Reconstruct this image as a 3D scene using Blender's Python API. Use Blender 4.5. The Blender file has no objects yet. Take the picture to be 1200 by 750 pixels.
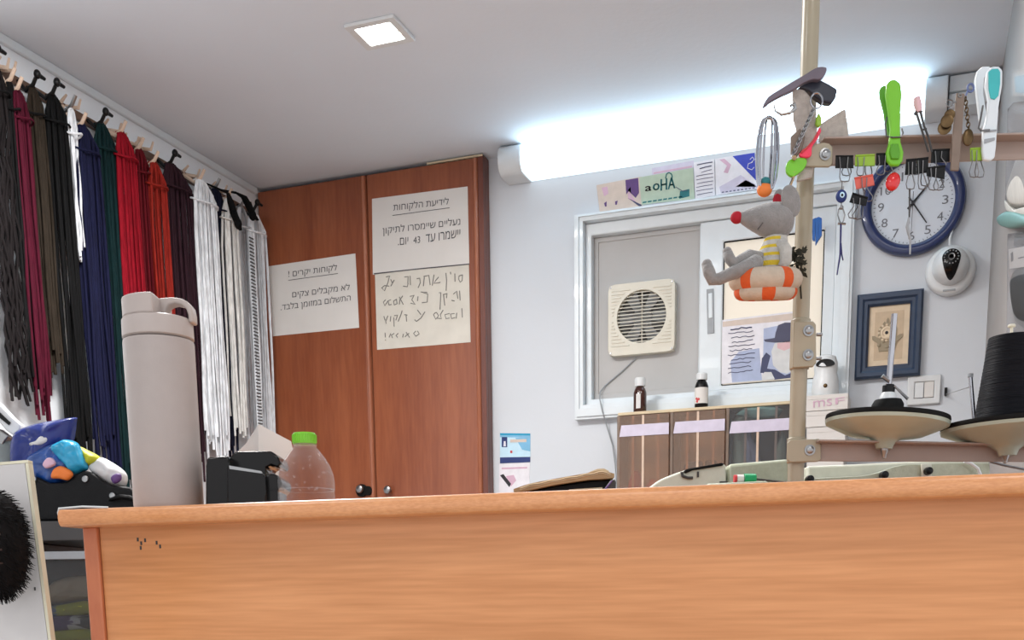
import bpy, bmesh, math, random
from mathutils import Vector, Matrix, noise
from mathutils.geometry import delaunay_2d_cdt
random.seed(7)
C = bpy.context.scene.collection
SC = bpy.context.scene
EYE = 0.98

# ------------------------------------------------------------------ camera
F, CY, CX = 1280.83, 912.26, 600.1
PITCH, ROLL, YAW = math.radians(9.56529), math.radians(-0.736382), math.radians(-20.17924)
def _cam():
    c, s = math.cos, math.sin
    B = Matrix(((1,0,0),(0,0,-1),(0,1,0)))
    y, p, r = YAW, PITCH, ROLL
    Ry = Matrix(((c(y),-s(y),0),(s(y),c(y),0),(0,0,1)))
    Rp = Matrix(((1,0,0),(0,c(p),-s(p)),(0,s(p),c(p))))
    Rr = Matrix(((c(r),-s(r),0),(s(r),c(r),0),(0,0,1)))
    return Rr @ Rp @ B @ Ry
M = _cam()
MT = M.transposed()
cd = bpy.data.cameras.new('camera')
cam = bpy.data.objects.new('camera', cd); C.objects.link(cam)
cd.sensor_width = 36; cd.lens = F/1200*36
cd.shift_y = (CY-375)/1200; cd.shift_x = 0
cd.clip_start = 0.02
R4 = Matrix((M[0], -M[1], -M[2])).transposed().to_4x4()
R4.translation = (0, 0, EYE)
cam.matrix_world = R4
SC.camera = cam

# ------------------------------------------------------------------ light
SC.view_settings.view_transform = 'Standard'
SC.view_settings.look = 'None'
SC.view_settings.gamma = 1
SC.view_settings.use_curve_mapping = False
SC.view_settings.exposure = 0.0
TUBE_STRENGTH = 11.0
DOWN_STRENGTH = 60.0
w = bpy.data.worlds.new('world'); SC.world = w; w.use_nodes = True
bg = w.node_tree.nodes['Background']
bg.inputs[0].default_value = (0.96, 0.97, 1.0, 1); bg.inputs[1].default_value = 1.35
def area(name, loc, rot, sx, sy, power, col):
    d = bpy.data.lights.new(name, 'AREA'); d.shape = 'RECTANGLE'; d.size = sx; d.size_y = sy
    d.energy = power; d.color = col
    o = bpy.data.objects.new(name, d); C.objects.link(o); o.location = loc; o.rotation_euler = rot
    return o
# unseen area lamps added under the ceiling to fill the room with light
for i, (lx, ly) in enumerate(((-1.42, 1.9), (-0.75, 2.1), (-1.3, 0.2), (0.5, 0.2), (-0.4, -1.0), (-0.05, 2.3))):
    area('fill_lamp', (lx, ly, 2.36), (0, 0, 0), .3, .3, (40, 6, 5, 6, 8.5, 5)[i], (1.0, 0.98, 0.96))

# ------------------------------------------------------------------ placing helpers
FW = Vector((math.sin(YAW), math.cos(YAW), 0))      # horizontal heading of the view
RT = Vector((math.cos(YAW), -math.sin(YAW), 0))
def ray(px, py):
    return MT @ Vector(((px-CX)/F, (py-CY)/F, 1.0))
def _w(d, k): return Vector((d.x*k, d.y*k, d.z*k+EYE))
def hY(px, py, Y): d = ray(px, py); return _w(d, Y/d.y)
def hX(px, py, X): d = ray(px, py); return _w(d, X/d.x)
def hZ(px, py, Z): d = ray(px, py); return _w(d, (Z-EYE)/d.z)
def hV(px, py, dist): d = ray(px, py); return _w(d, dist/d.dot(FW))   # upright plane facing the heading
D = 3.6            # back wall
CABY = 3.54        # cabinet front
LX = -2.225        # left wall
RX = 0.155         # right partition
CEIL = EYE+1.402
SD = 1.40          # thread stand distance

# ------------------------------------------------------------------ materials
def lin(c):
    c = c/255.0
    return c/12.92 if c <= 0.04045 else ((c+0.055)/1.055)**2.4
def L3(rgb): return (lin(rgb[0]), lin(rgb[1]), lin(rgb[2]), 1)
MATS = {}
def mat(name, rgb, rough=.5, metal=0, nscale=30, namt=.08, bump=0, bscale=None, trans=0, alpha=1, coat=0, emit=0, sheen=0, stretch=(1,1,1), ior=1.45, spec=.5):
    m = bpy.data.materials.new(name); m.use_nodes = True
    nt = m.node_tree; b = nt.nodes['Principled BSDF']
    b.inputs['Roughness'].default_value = rough; b.inputs['Metallic'].default_value = metal
    b.inputs['Transmission Weight'].default_value = trans; b.inputs['Alpha'].default_value = alpha
    b.inputs['Coat Weight'].default_value = coat; b.inputs['Sheen Weight'].default_value = sheen
    b.inputs['IOR'].default_value = ior
    b.inputs['Specular IOR Level'].default_value = spec
    col = L3(rgb)
    tc = nt.nodes.new('ShaderNodeTexCoord'); mp = nt.nodes.new('ShaderNodeMapping')
    mp.inputs['Scale'].default_value = stretch
    nt.links.new(tc.outputs['Object'], mp.inputs['Vector'])
    nz = nt.nodes.new('ShaderNodeTexNoise'); nz.inputs['Scale'].default_value = nscale; nz.inputs['Detail'].default_value = 3
    nt.links.new(mp.outputs[0], nz.inputs['Vector'])
    rp = nt.nodes.new('ShaderNodeValToRGB')
    rp.color_ramp.elements[0].position = .3; rp.color_ramp.elements[1].position = .7
    rp.color_ramp.elements[0].color = [max(0, c*(1-namt)) for c in col[:3]]+[1]
    rp.color_ramp.elements[1].color = [min(1, c*(1+namt)) for c in col[:3]]+[1]
    nt.links.new(nz.outputs['Fac'], rp.inputs[0]); nt.links.new(rp.outputs[0], b.inputs['Base Color'])
    if bump:
        n2 = nt.nodes.new('ShaderNodeTexNoise'); n2.inputs['Scale'].default_value = bscale or nscale*4
        nt.links.new(mp.outputs[0], n2.inputs['Vector'])
        bp = nt.nodes.new('ShaderNodeBump'); bp.inputs['Strength'].default_value = bump; bp.inputs['Distance'].default_value = .002
        nt.links.new(n2.outputs['Fac'], bp.inputs['Height']); nt.links.new(bp.outputs[0], b.inputs['Normal'])
    if emit:
        b.inputs['Emission Color'].default_value = col; b.inputs['Emission Strength'].default_value = emit
    MATS[name] = m
    return m
def wood(name, dark, light, stretch, rough=.35, coat=.2, scale=3.0, fine=.35):
    m = bpy.data.materials.new(name); m.use_nodes = True
    nt = m.node_tree; b = nt.nodes['Principled BSDF']; b.inputs['Roughness'].default_value = rough
    b.inputs['Coat Weight'].default_value = coat; b.inputs['Coat Roughness'].default_value = .3
    tc = nt.nodes.new('ShaderNodeTexCoord'); mp = nt.nodes.new('ShaderNodeMapping'); mp.inputs['Scale'].default_value = stretch
    nt.links.new(tc.outputs['Object'], mp.inputs['Vector'])
    n1 = nt.nodes.new('ShaderNodeTexNoise'); n1.inputs['Scale'].default_value = scale; n1.inputs['Detail'].default_value = 6; n1.inputs['Distortion'].default_value = .6
    n2 = nt.nodes.new('ShaderNodeTexNoise'); n2.inputs['Scale'].default_value = scale*7; n2.inputs['Detail'].default_value = 2
    for n in (n1, n2): nt.links.new(mp.outputs[0], n.inputs['Vector'])
    mx = nt.nodes.new('ShaderNodeMix'); mx.data_type = 'FLOAT'; mx.inputs[0].default_value = fine
    nt.links.new(n1.outputs['Fac'], mx.inputs[2]); nt.links.new(n2.outputs['Fac'], mx.inputs[3])
    rp = nt.nodes.new('ShaderNodeValToRGB'); rp.color_ramp.elements[0].position = .36; rp.color_ramp.elements[1].position = .64
    rp.color_ramp.elements[0].color = L3(dark); rp.color_ramp.elements[1].color = L3(light)
    nt.links.new(mx.outputs[0], rp.inputs[0]); nt.links.new(rp.outputs[0], b.inputs['Base Color'])
    MATS[name] = m; return m
def emitter(name, rgb, strength):
    m = bpy.data.materials.new(name); m.use_nodes = True; nt = m.node_tree; nt.nodes.clear()
    e = nt.nodes.new('ShaderNodeEmission'); e.inputs[0].default_value = L3(rgb); e.inputs[1].default_value = strength
    o = nt.nodes.new('ShaderNodeOutputMaterial'); nt.links.new(e.outputs[0], o.inputs[0]); MATS[name] = m
def frosted(name, rgb):
    m = bpy.data.materials.new(name); m.use_nodes = True; nt = m.node_tree; nt.nodes.clear()
    t = nt.nodes.new('ShaderNodeBsdfTranslucent'); t.inputs[0].default_value = L3(rgb)
    d = nt.nodes.new('ShaderNodeBsdfDiffuse'); d.inputs[0].default_value = L3(rgb)
    x = nt.nodes.new('ShaderNodeMixShader'); x.inputs[0].default_value = .3
    o = nt.nodes.new('ShaderNodeOutputMaterial')
    nt.links.new(t.outputs[0], x.inputs[1]); nt.links.new(d.outputs[0], x.inputs[2]); nt.links.new(x.outputs[0], o.inputs[0]); MATS[name] = m
def clear(name, rgb, amount=.3, rough=.15, edge=.55):
    """thin clear plastic: mostly see-through, with a glossy skin"""
    m = bpy.data.materials.new(name); m.use_nodes = True; nt = m.node_tree; nt.nodes.clear()
    t = nt.nodes.new('ShaderNodeBsdfTransparent'); t.inputs[0].default_value = L3(rgb)
    p = nt.nodes.new('ShaderNodeBsdfPrincipled'); p.inputs['Base Color'].default_value = L3(rgb); p.inputs['Roughness'].default_value = rough
    fr = nt.nodes.new('ShaderNodeLayerWeight'); fr.inputs[0].default_value = .35
    mr = nt.nodes.new('ShaderNodeMapRange'); mr.inputs[3].default_value = amount; mr.inputs[4].default_value = min(1, amount+edge)
    nt.links.new(fr.outputs['Facing'], mr.inputs[0])
    x = nt.nodes.new('ShaderNodeMixShader'); o = nt.nodes.new('ShaderNodeOutputMaterial')
    nt.links.new(mr.outputs[0], x.inputs[0]); nt.links.new(t.outputs[0], x.inputs[1]); nt.links.new(p.outputs[0], x.inputs[2]); nt.links.new(x.outputs[0], o.inputs[0]); MATS[name] = m

mat('wall_paint', (208,213,219), .75, nscale=2.5, namt=.03, bump=.15, bscale=90)
mat('wall_left_paint', (228,232,236), .75, nscale=2.5, namt=.03, bump=.15, bscale=90)
mat('partition_paint', (150,145,142), .7, nscale=3, namt=.06, bump=.15, bscale=80)
mat('ceiling_paint', (218,225,233), .8, nscale=1.6, namt=.03, bump=.2, bscale=60)
mat('floor_tile', (196,190,184), .4, nscale=4, namt=.1)
wood('beech', (194,127,73), (216,148,94), (.6, 12, 12), rough=.38, coat=.15, scale=2.4, fine=.5)
wood('beech_edge', (204,136,84), (222,156,104), (4, 16, 16), rough=.3, coat=.3, scale=6, fine=.6)
wood('edge_band', (186,104,66), (200,120,80), (6, 6, 2), rough=.4, coat=.1)
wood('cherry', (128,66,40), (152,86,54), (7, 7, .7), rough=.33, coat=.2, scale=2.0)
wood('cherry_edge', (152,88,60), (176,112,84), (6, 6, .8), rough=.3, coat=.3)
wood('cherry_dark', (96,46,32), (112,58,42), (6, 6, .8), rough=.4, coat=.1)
wood('rail_wood', (84,62,50), (110,82,66), (6, .8, 6), rough=.6, coat=0)
wood('peg_wood', (196,172,152), (214,190,170), (9, 9, 9), rough=.6, coat=0)
mat('white_plastic', (214,217,218), .35, namt=.02, coat=.1)
mat('window_white', (216,223,227), .35, namt=.02, coat=.15)
mat('offwhite_plastic', (206,201,186), .4, namt=.03)
mat('grey_panel', (180,179,178), .6, nscale=6, namt=.04)
mat('grey_plastic', (150,154,158), .4)
mat('dark_grey', (62,60,60), .5)
mat('black_plastic', (12,12,13), .35, namt=.1, spec=.3)
mat('black_gloss', (12,9,9), .16, namt=.2, spec=.3)
mat('black_rubber', (16,16,16), .7, namt=.1, spec=.2)
mat('chrome', (170,170,175), .16, 1, namt=.03)
mat('steel', (150,150,150), .3, 1, namt=.06)
mat('wire_steel', (120,118,118), .3, 1, namt=.05)
mat('brass', (92,74,52), .35, 1, nscale=90, namt=.3)
mat('beige_metal', (158,148,126), .36, 0, nscale=20, namt=.05, coat=.25)
mat('bar_metal', (160,142,132), .42, 0, nscale=16, namt=.07, coat=.1)
mat('thermos', (166,155,150), .4, nscale=60, namt=.02, bump=.06, bscale=500)
mat('thermos_lid', (174,162,156), .45, nscale=60, namt=.02)
clear('pet', (246,248,250), .015, .04, .26)
clear('clear_drawer', (226,208,194), .15, .2, .3)
clear('smoky_drawer', (205,207,208), .05, .2, .12)
clear('clear_bag', (214,214,216), .07, .12, .3)
mat('lime', (112,186,34), .4, namt=.05, coat=.2)
mat('lime_dark', (84,152,30), .45, namt=.05)
mat('paper', (216,213,209), .8, nscale=8, namt=.03)
mat('paper_worn', (210,206,196), .85, nscale=14, namt=.06)
mat('print_grey', (84,84,88), .8, namt=.1)
mat('print_black', (48,48,52), .8, namt=.1)
mat('pencil', (128,126,122), .85, namt=.15)
mat('kraft', (170,142,108), .8, nscale=18, namt=.15)
mat('kraft_light', (190,170,140), .8, nscale=18, namt=.1)
mat('tan_card', (206,190,160), .8, nscale=18, namt=.08)
frosted('frosted_glass', (246,240,230))
emitter('tube_glow', (204,236,255), TUBE_STRENGTH)
emitter('tube_glow_low', (232,246,255), 1.5)
emitter('down_glow', (255,253,240), DOWN_STRENGTH)
for nm, c in dict(pr_beige=(208,192,180), pr_purple=(92,62,118), pr_pink=(205,170,190), pr_teal=(30,108,112), pr_green=(176,192,172), pr_lav=(202,196,214),
                  pr_white=(226,224,230), pr_blue=(58,72,180), pr_navy=(30,50,110), pr_sky=(120,180,215), pr_skylight=(190,222,238), pr_ink=(70,72,100), pr_skin=(214,176,180),
                  pr_beard=(206,206,206), pr_hat=(72,72,96), pr_coat=(60,64,96), pr_ltblue=(168,178,206), pr_red=(190,60,64), pr_orange=(222,120,50), pr_cyan=(40,150,190), pr_yellow=(190,190,40),
                  pr_darkblue=(28,44,116), pr_mint=(150,200,190), pr_slate=(96,110,150), sand=(198,176,148), sand_lt=(216,196,168), ornament=(150,136,112), gold=(176,150,96)).items():
    mat(nm, c, .55, nscale=40, namt=.06)
mat('clock_blue', (28,42,88), .35, namt=.05, coat=.3)
mat('frame_blue', (40,56,80), .4, namt=.1, coat=.2)
mat('clock_ink', (112,114,120), .7, namt=.05)
mat('clock_face', (210,216,224), .5, namt=.01)
mat('plush_grey', (132,129,127), .95, nscale=120, namt=.12, bump=.6, bscale=500, sheen=.4)
mat('plush_white', (176,172,165), .95, nscale=120, namt=.1, bump=.5, bscale=500, sheen=.3)
mat('plush_yellow', (196,168,50), .95, nscale=120, namt=.1, bump=.5, bscale=500)
mat('plush_cream', (184,168,150), .9, nscale=100, namt=.08, bump=.4, bscale=500)
mat('plush_orange', (200,84,36), .9, nscale=100, namt=.08, bump=.4, bscale=500)
mat('plush_red', (160,22,38), .85, nscale=100, namt=.1, bump=.3, bscale=400)
mat('red_enamel', (206,24,26), .2, namt=.1, coat=.6)
mat('red_clip', (206,92,78), .4, namt=.06)
mat('green_clip', (140,176,52), .4, namt=.06)
mat('pink_tag', (226,54,84), .45)
mat('teal', (64,176,178), .4)
mat('grey_cloth', (140,134,130), .9, nscale=60, namt=.2, bump=.5, bscale=300)
mat('heel_teal', (74,118,112), .5)
mat('insole_grey', (176,174,168), .6, nscale=50, namt=.12)
mat('sandpaper', (176,166,158), .95, nscale=160, namt=.12, bump=.4, bscale=600)
mat('purple_grey', (98,88,100), .4, namt=.1)
mat('ink_cap', (40,42,54), .35, namt=.1)
mat('taupe', (124,108,96), .55, nscale=50, namt=.12)
mat('navy_strap', (40,40,96), .7)
mat('machine_green', (168,172,150), .35, nscale=120, namt=.07, bump=.2, bscale=260, coat=.3)
mat('machine_pale', (206,206,190), .35, nscale=60, namt=.05, coat=.3)
mat('dish_cream', (164,174,160), .35, nscale=20, namt=.05, coat=.3)
mat('thread_black', (9,10,17), .6, spec=.2, nscale=6, namt=.25, bump=.9, bscale=260, stretch=(.05,.05,4))
mat('amber', (60,28,20), .12, coat=.6)
mat('leather', (11,11,13), .55, spec=.25, nscale=80, namt=.2, bump=.3, bscale=300)
mat('cream_edge', (214,208,184), .5)
mat('board_face', (198,194,192), .45, nscale=3, namt=.05)
mat('bristle', (14,11,11), .8, spec=.2, nscale=60, namt=.3)
mat('brush_reflection', (70,52,46), .8, nscale=60, namt=.3)
mat('herb', (40,38,24), .8, namt=.4)
mat('blue_clip', (24,92,168), .4)
mat('foam_grey', (132,140,140), .8)
for nm, c in dict(lace_black=(12,12,13), lace_char=(24,20,21), lace_maroon=(68,11,30), lace_olive=(42,35,28), lace_white=(220,223,227), lace_navy=(19,21,48), lace_green=(12,36,38), lace_red=(132,14,30),
                  lace_wine=(86,12,22), lace_rust=(134,34,26), lace_burg=(46,26,34), lace_ink=(20,22,40), lace_cream=(214,213,210), zip_grey=(182,184,188)).items():
    mat(nm, c, .8, nscale=90, namt=.22, bump=.4, bscale=500, stretch=(1,1,.3), spec=.15)

# ------------------------------------------------------------------ mesh builder
class MB:
    def __init__(s): s.v = []; s.f = []; s.m = []; s.mats = []; s.cur = None
    def use(s, name):
        if name not in s.mats: s.mats.append(name)
        s.cur = s.mats.index(name); return s
    def add(s, vs, fs):
        if s.cur is None: s.use('white_plastic')
        n = len(s.v); s.v += [Vector(v) for v in vs]
        for f in fs: s.f.append([i+n for i in f]); s.m.append(s.cur)
        return s
    def box(s, lo, hi):
        a, b = lo, hi
        vs = [(x,y,z) for z in (a[2],b[2]) for y in (a[1],b[1]) for x in (a[0],b[0])]
        return s.add(vs, [(0,2,3,1),(4,5,7,6),(0,1,5,4),(2,6,7,3),(0,4,6,2),(1,3,7,5)])
    def obox(s, c, u, v, n, hu, hv, hn):
        c = Vector(c); vs = [c+u*(i*hu)+v*(j*hv)+n*(k*hn) for k in (-1,1) for j in (-1,1) for i in (-1,1)]
        return s.add(vs, [(0,2,3,1),(4,5,7,6),(0,1,5,4),(2,6,7,3),(0,4,6,2),(1,3,7,5)])
    def prism(s, pts, ext):
        """closed outline (3-D points) swept by the vector ext"""
        n = len(pts); e = Vector(ext); P = [Vector(p) for p in pts]
        vs = P+[p+e for p in P]
        fs = [list(range(n)), list(range(2*n-1, n-1, -1))]+[(i, (i+1) % n, n+(i+1) % n, n+i) for i in range(n)]
        return s.add(vs, fs)
    def ring(s, outer, inner, ext):
        n = len(outer); e = Vector(ext); O = [Vector(p) for p in outer]; I = [Vector(p) for p in inner]
        vs = O+I+[p+e for p in O]+[p+e for p in I]; fs = []
        for i in range(n):
            j = (i+1) % n
            fs += [(i,j,n+j,n+i), (2*n+i,3*n+i,3*n+j,2*n+j), (i,2*n+i,2*n+j,j), (n+i,n+j,3*n+j,3*n+i)]
        return s.add(vs, fs)
    def tube(s, path, r, seg=8, closed=False, flat=1.0, caps=True):
        P = [Vector(p) for p in path]; n = len(P)
        R = r if isinstance(r, (list, tuple)) else [r]*n
        vs = []; up = None
        for i, p in enumerate(P):
            if closed: t = P[(i+1) % n]-P[i-1]
            else: t = P[min(i+1, n-1)]-P[max(i-1, 0)]
            if t.length < 1e-9: t = Vector((0,0,1))
            t.normalize()
            if up is None:
                a = Vector((0,0,1)) if abs(t.z) < .9 else Vector((1,0,0))
                up = t.cross(a).normalized()
            up = (up-t*up.dot(t)); 
            if up.length < 1e-6: up = t.orthogonal()
            up.normalize(); b = t.cross(up)
            for k in range(seg):
                a = 2*math.pi*k/seg
                vs.append(p+up*(math.cos(a)*R[i])+b*(math.sin(a)*R[i]*flat))
        fs = []
        for i in range(n if closed else n-1):
            j = (i+1) % n
            for k in range(seg):
                l = (k+1) % seg
                fs.append((i*seg+k, i*seg+l, j*seg+l, j*seg+k))
        if not closed and caps:
            fs += [list(range(seg-1, -1, -1)), [(n-1)*seg+k for k in range(seg)]]
        return s.add(vs, fs)
    def cyl(s, a, b, r, r2=None, seg=20):
        return s.tube([a, b], [r, r if r2 is None else r2], seg)
    def lathe(s, prof, o, axis=(0,0,1), seg=40, xdir=None):
        """profile of (radius, height) turned about axis through o"""
        o = Vector(o); ax = Vector(axis).normalized()
        u = Vector(xdir).normalized() if xdir else ax.orthogonal().normalized()
        v = ax.cross(u); vs = []; fs = []; idx = []
        for (r, h) in prof:
            if r < 1e-6: idx.append([len(vs)]); vs.append(o+ax*h)
            else:
                idx.append(list(range(len(vs), len(vs)+seg)))
                for k in range(seg):
                    a = 2*math.pi*k/seg; vs.append(o+ax*h+u*(r*math.cos(a))+v*(r*math.sin(a)))
        for A, B_ in zip(idx, idx[1:]):
            for k in range(seg):
                l = (k+1) % seg
                if len(A) == 1 and len(B_) == 1: break
                if len(A) == 1: fs.append((A[0], B_[k], B_[l]))
                elif len(B_) == 1: fs.append((A[k], A[l], B_[0]))
                else: fs.append((A[k], A[l], B_[l], B_[k]))
        if len(idx[0]) > 1: fs.append(idx[0][::-1])
        if len(idx[-1]) > 1: fs.append(idx[-1])
        return s.add(vs, fs)
    def ell(s, c, ax, seg=24, rings=14):
        """ellipsoid, ax = three half-axis vectors"""
        c = Vector(c); A = [Vector(a) for a in ax]; vs = []; fs = []
        for i in range(rings+1):
            th = math.pi*i/rings
            for k in range(seg):
                ph = 2*math.pi*k/seg
                vs.append(c+A[2]*math.cos(th)+A[0]*(math.sin(th)*math.cos(ph))+A[1]*(math.sin(th)*math.sin(ph)))
        for i in range(rings):
            for k in range(seg):
                l = (k+1) % seg; fs.append((i*seg+k, i*seg+l, (i+1)*seg+l, (i+1)*seg+k))
        return s.add(vs, fs)
    def pillow(s, outline, n, depth, rings=7, matfn=None, back=.6, lump=0):
        """soft cushion over a planar outline, bulging along n"""
        P = [Vector(p) for p in outline]; n = Vector(n).normalized(); c = sum(P, Vector())/len(P)
        m = len(P); vs = []; lay = []
        for side in (1, -back):
            for i in range(rings+1):
                q = 1-i/rings
                h = depth*math.sqrt(max(0, 1-q**2.2))*side
                lay.append(len(vs))
                for p in P:
                    w_ = c+(p-c)*q
                    l_ = lump*2.2*(noise.noise(w_*42+n*3)+.6*noise.noise(w_*95))*(1-q**3) if lump else 0
                    vs.append(w_+n*(h+l_))
        fs = []; cols = []
        for a in list(range(rings))+list(range(rings+1, 2*rings+1)):
            for k in range(m):
                l = (k+1) % m
                f = (lay[a]+k, lay[a]+l, lay[a+1]+l, lay[a+1]+k)
                fs.append(f); cols.append(sum((vs[i] for i in f), Vector())/4)
        if matfn:
            for f, cc in zip(fs, cols):
                s.use(matfn(cc)); nn = len(s.v); s.v += [Vector(vs[i]) for i in f]; s.f.append([nn, nn+1, nn+2, nn+3]); s.m.append(s.cur)
            return s
        return s.add(vs, fs)
    def build(s, name, parent=None, bevel=0, bseg=2, smooth=True, ang=40, sub=0, weld=True, local=False, origin=None):
        me = bpy.data.meshes.new(name)
        W = Matrix.Identity(4) if parent is None else WM[parent.name]
        if local: vs = s.v
        else:
            Wi = W.inverted(); vs = [Wi @ v for v in s.v]
        lo = Vector((min(v.x for v in vs), min(v.y for v in vs), min(v.z for v in vs)))
        hi = Vector((max(v.x for v in vs), max(v.y for v in vs), max(v.z for v in vs)))
        o0 = Vector(((lo.x+hi.x)/2, (lo.y+hi.y)/2, lo.z if parent is None else (lo.z+hi.z)/2)) if origin is None else Vector(origin)
        me.from_pydata([tuple(v-o0) for v in vs], [], s.f); me.update()
        for nm in s.mats: me.materials.append(MATS[nm])
        for p, mi in zip(me.polygons, s.m): p.material_index = mi
        bm = bmesh.new(); bm.from_mesh(me)
        if weld: bmesh.ops.remove_doubles(bm, verts=bm.verts, dist=1e-6)
        bmesh.ops.recalc_face_normals(bm, faces=bm.faces)
        bm.to_mesh(me); bm.free()
        if smooth:
            for p in me.polygons: p.use_smooth = True
            me.set_sharp_from_angle(angle=math.radians(ang))
        o = bpy.data.objects.new(name, me); C.objects.link(o); o.location = o0
        if parent is not None: o.parent = parent
        WM[o.name] = W @ Matrix.Translation(o0)
        if bevel:
            b = o.modifiers.new('bevel', 'BEVEL'); b.width = bevel; b.segments = bseg; b.limit_method = 'ANGLE'; b.angle_limit = math.radians(35)
        if sub:
            b = o.modifiers.new('sub', 'SUBSURF'); b.levels = sub; b.render_levels = sub
        return o
WM = {}
def thing(name, label, cat, loc, rotz=0, group=None):
    o = bpy.data.objects.new(name, None); C.objects.link(o); o.location = loc; o.rotation_euler = (0,0,rotz)
    o.empty_display_size = .05
    WM[o.name] = Matrix.Translation(Vector(loc)) @ Matrix.Rotation(rotz, 4, 'Z')
    return tag(o, label, cat, group)
def tag(o, label, cat, group=None):
    o['label'] = label; o['category'] = cat
    if group: o['group'] = group
    return o
def struct(o): o['kind'] = 'structure'; return o
def one(mb, name, label, cat, group=None, **k):
    return tag(mb.build(name, **k), label, cat, group)

def text_mesh(body):
    """letter outlines filled by the winding rule; returns unit-box vertices and triangles"""
    cu = bpy.data.curves.new('t', 'FONT'); cu.body = body; cu.resolution_u = 3; cu.dimensions = '3D'   # outlines only
    o = bpy.data.objects.new('t', cu); C.objects.link(o)
    bpy.context.view_layer.update()
    me = o.to_mesh(); pts = [Vector((v.co.x, v.co.y)) for v in me.vertices]; ed = [tuple(e.vertices) for e in me.edges]
    o.to_mesh_clear(); bpy.data.objects.remove(o); bpy.data.curves.remove(cu)
    segs = [(pts[i], pts[j]) for i, j in ed]
    V, _, T = delaunay_2d_cdt(pts, ed, [], 0, 1e-6)[:3]
    fs = []
    for t in T:
        c = (V[t[0]]+V[t[1]]+V[t[2]])/3; n = 0
        for p, q in segs:
            if (p.y > c.y) != (q.y > c.y) and c.x < p.x+(c.y-p.y)*(q.x-p.x)/(q.y-p.y): n += 1 if q.y > p.y else -1
        if n: fs.append(list(t))
    x0 = min(v.x for v in V); x1 = max(v.x for v in V); y0 = min(v.y for v in V); y1 = max(v.y for v in V)
    return [((v.x-x0)/(x1-x0), (v.y-y0)/(y1-y0)) for v in V], fs
def heb(s): return s[::-1]
def print_text(mb, body, quad, hit, m):
    """text filling a pixel quad (bl, br, tr, tl) of the plane hit()"""
    vs, fs = text_mesh(body); bl, br, tr, tl = quad; mb.use(m); out = []
    for u, v in vs:
        x = (bl[0]*(1-u)+br[0]*u)*(1-v)+(tl[0]*(1-u)+tr[0]*u)*v
        y = (bl[1]*(1-u)+br[1]*u)*(1-v)+(tl[1]*(1-u)+tr[1]*u)*v
        out.append(hit(x, y))
    mb.add(out, fs)
def line_text(mb, body, xl, xr, yl, yr, h, hit, m):
    print_text(mb, body, [(xl,yl),(xr,yr),(xr,yr-h),(xl,yl-h)], hit, m)
def sheet(mb, px, Y, m, t=.0008):
    """thin sheet with pixel corners, lying against the plane y = Y"""
    mb.use(m); mb.prism([hY(x, y, Y-t) for x, y in px], (0, t, 0))
def ink(mb, px, Y, m):
    mb.use(m); mb.prism([hY(x, y, Y) for x, y in px], (0, .0003, 0))
def stroke(mb, px, hit, wd, m):
    mb.use(m); mb.tube([hit(x, y) for x, y in px], wd, 5)
def circle(c, u, v, r, n=32, r2=None):
    c = Vector(c); return [c+u*(r*math.cos(2*math.pi*k/n))+v*((r2 or r)*math.sin(2*math.pi*k/n)) for k in range(n)]
def arc(pts, n=4):
    out = []
    for i in range(len(pts)-1):
        p0 = pts[max(i-1,0)]; p1 = pts[i]; p2 = pts[i+1]; p3 = pts[min(i+2,len(pts)-1)]
        for k in range(n):
            t = k/n; out.append(tuple(.5*((2*p1[j])+(-p0[j]+p2[j])*t+(2*p0[j]-5*p1[j]+4*p2[j]-p3[j])*t*t+(-p0[j]+3*p1[j]-3*p2[j]+p3[j])*t**3) for j in (0,1)))
    out.append(pts[-1]); return out
def smooth_closed(P, n=4):
    out = []; m = len(P)
    for i in range(m):
        p0, p1, p2, p3 = P[i-1], P[i], P[(i+1) % m], P[(i+2) % m]
        for k in range(n):
            t = k/n; out.append(.5*((2*p1)+(p2-p0)*t+(2*p0-5*p1+4*p2-p3)*t*t+(3*p1-p0-3*p2+p3)*t**3))
    return out
XA, YA, ZA = Vector((1,0,0)), Vector((0,1,0)), Vector((0,0,1))

# ================================================================== SETTING
b = MB().use('floor_tile'); b.box((LX-.1, -2.2, -.06), (2.2, D+.1, 0)); struct(b.build('floor'))
b = MB().use('ceiling_paint'); b.box((LX-.1, -2.2, CEIL), (2.2, D+.1, CEIL+.08)); struct(b.build('ceiling'))
b = MB().use('wall_left_paint'); b.box((LX-.1, -2.2, 0), (LX, D+.1, CEIL)); struct(b.build('wall_left'))
b = MB().use('partition_paint'); b.box((RX, 1.98, 0), (RX+.08, D, CEIL)); struct(b.build('wall_right'))
# window opening
WX0 = hY(686, 300, D).x; WX1 = hY(987, 300, D).x
WZ1 = hY(689, 262, D).z; WZ0 = hY(689, 476, D).z
b = MB().use('wall_paint')
b.box((LX-.1, D, 0), (WX0, D+.1, CEIL)); b.box((WX1, D, 0), (2.2, D+.1, CEIL))
b.box((WX0, D, 0), (WX1, D+.1, WZ0)); b.box((WX0, D, WZ1), (WX1, D+.1, CEIL))
struct(b.build('wall_back', smooth=False))
b = MB().use('window_white'); b.box((LX, -2.2, CEIL-.022), (LX+.012, CABY, CEIL)); struct(b.build('trim_1', bevel=.003))

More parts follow.
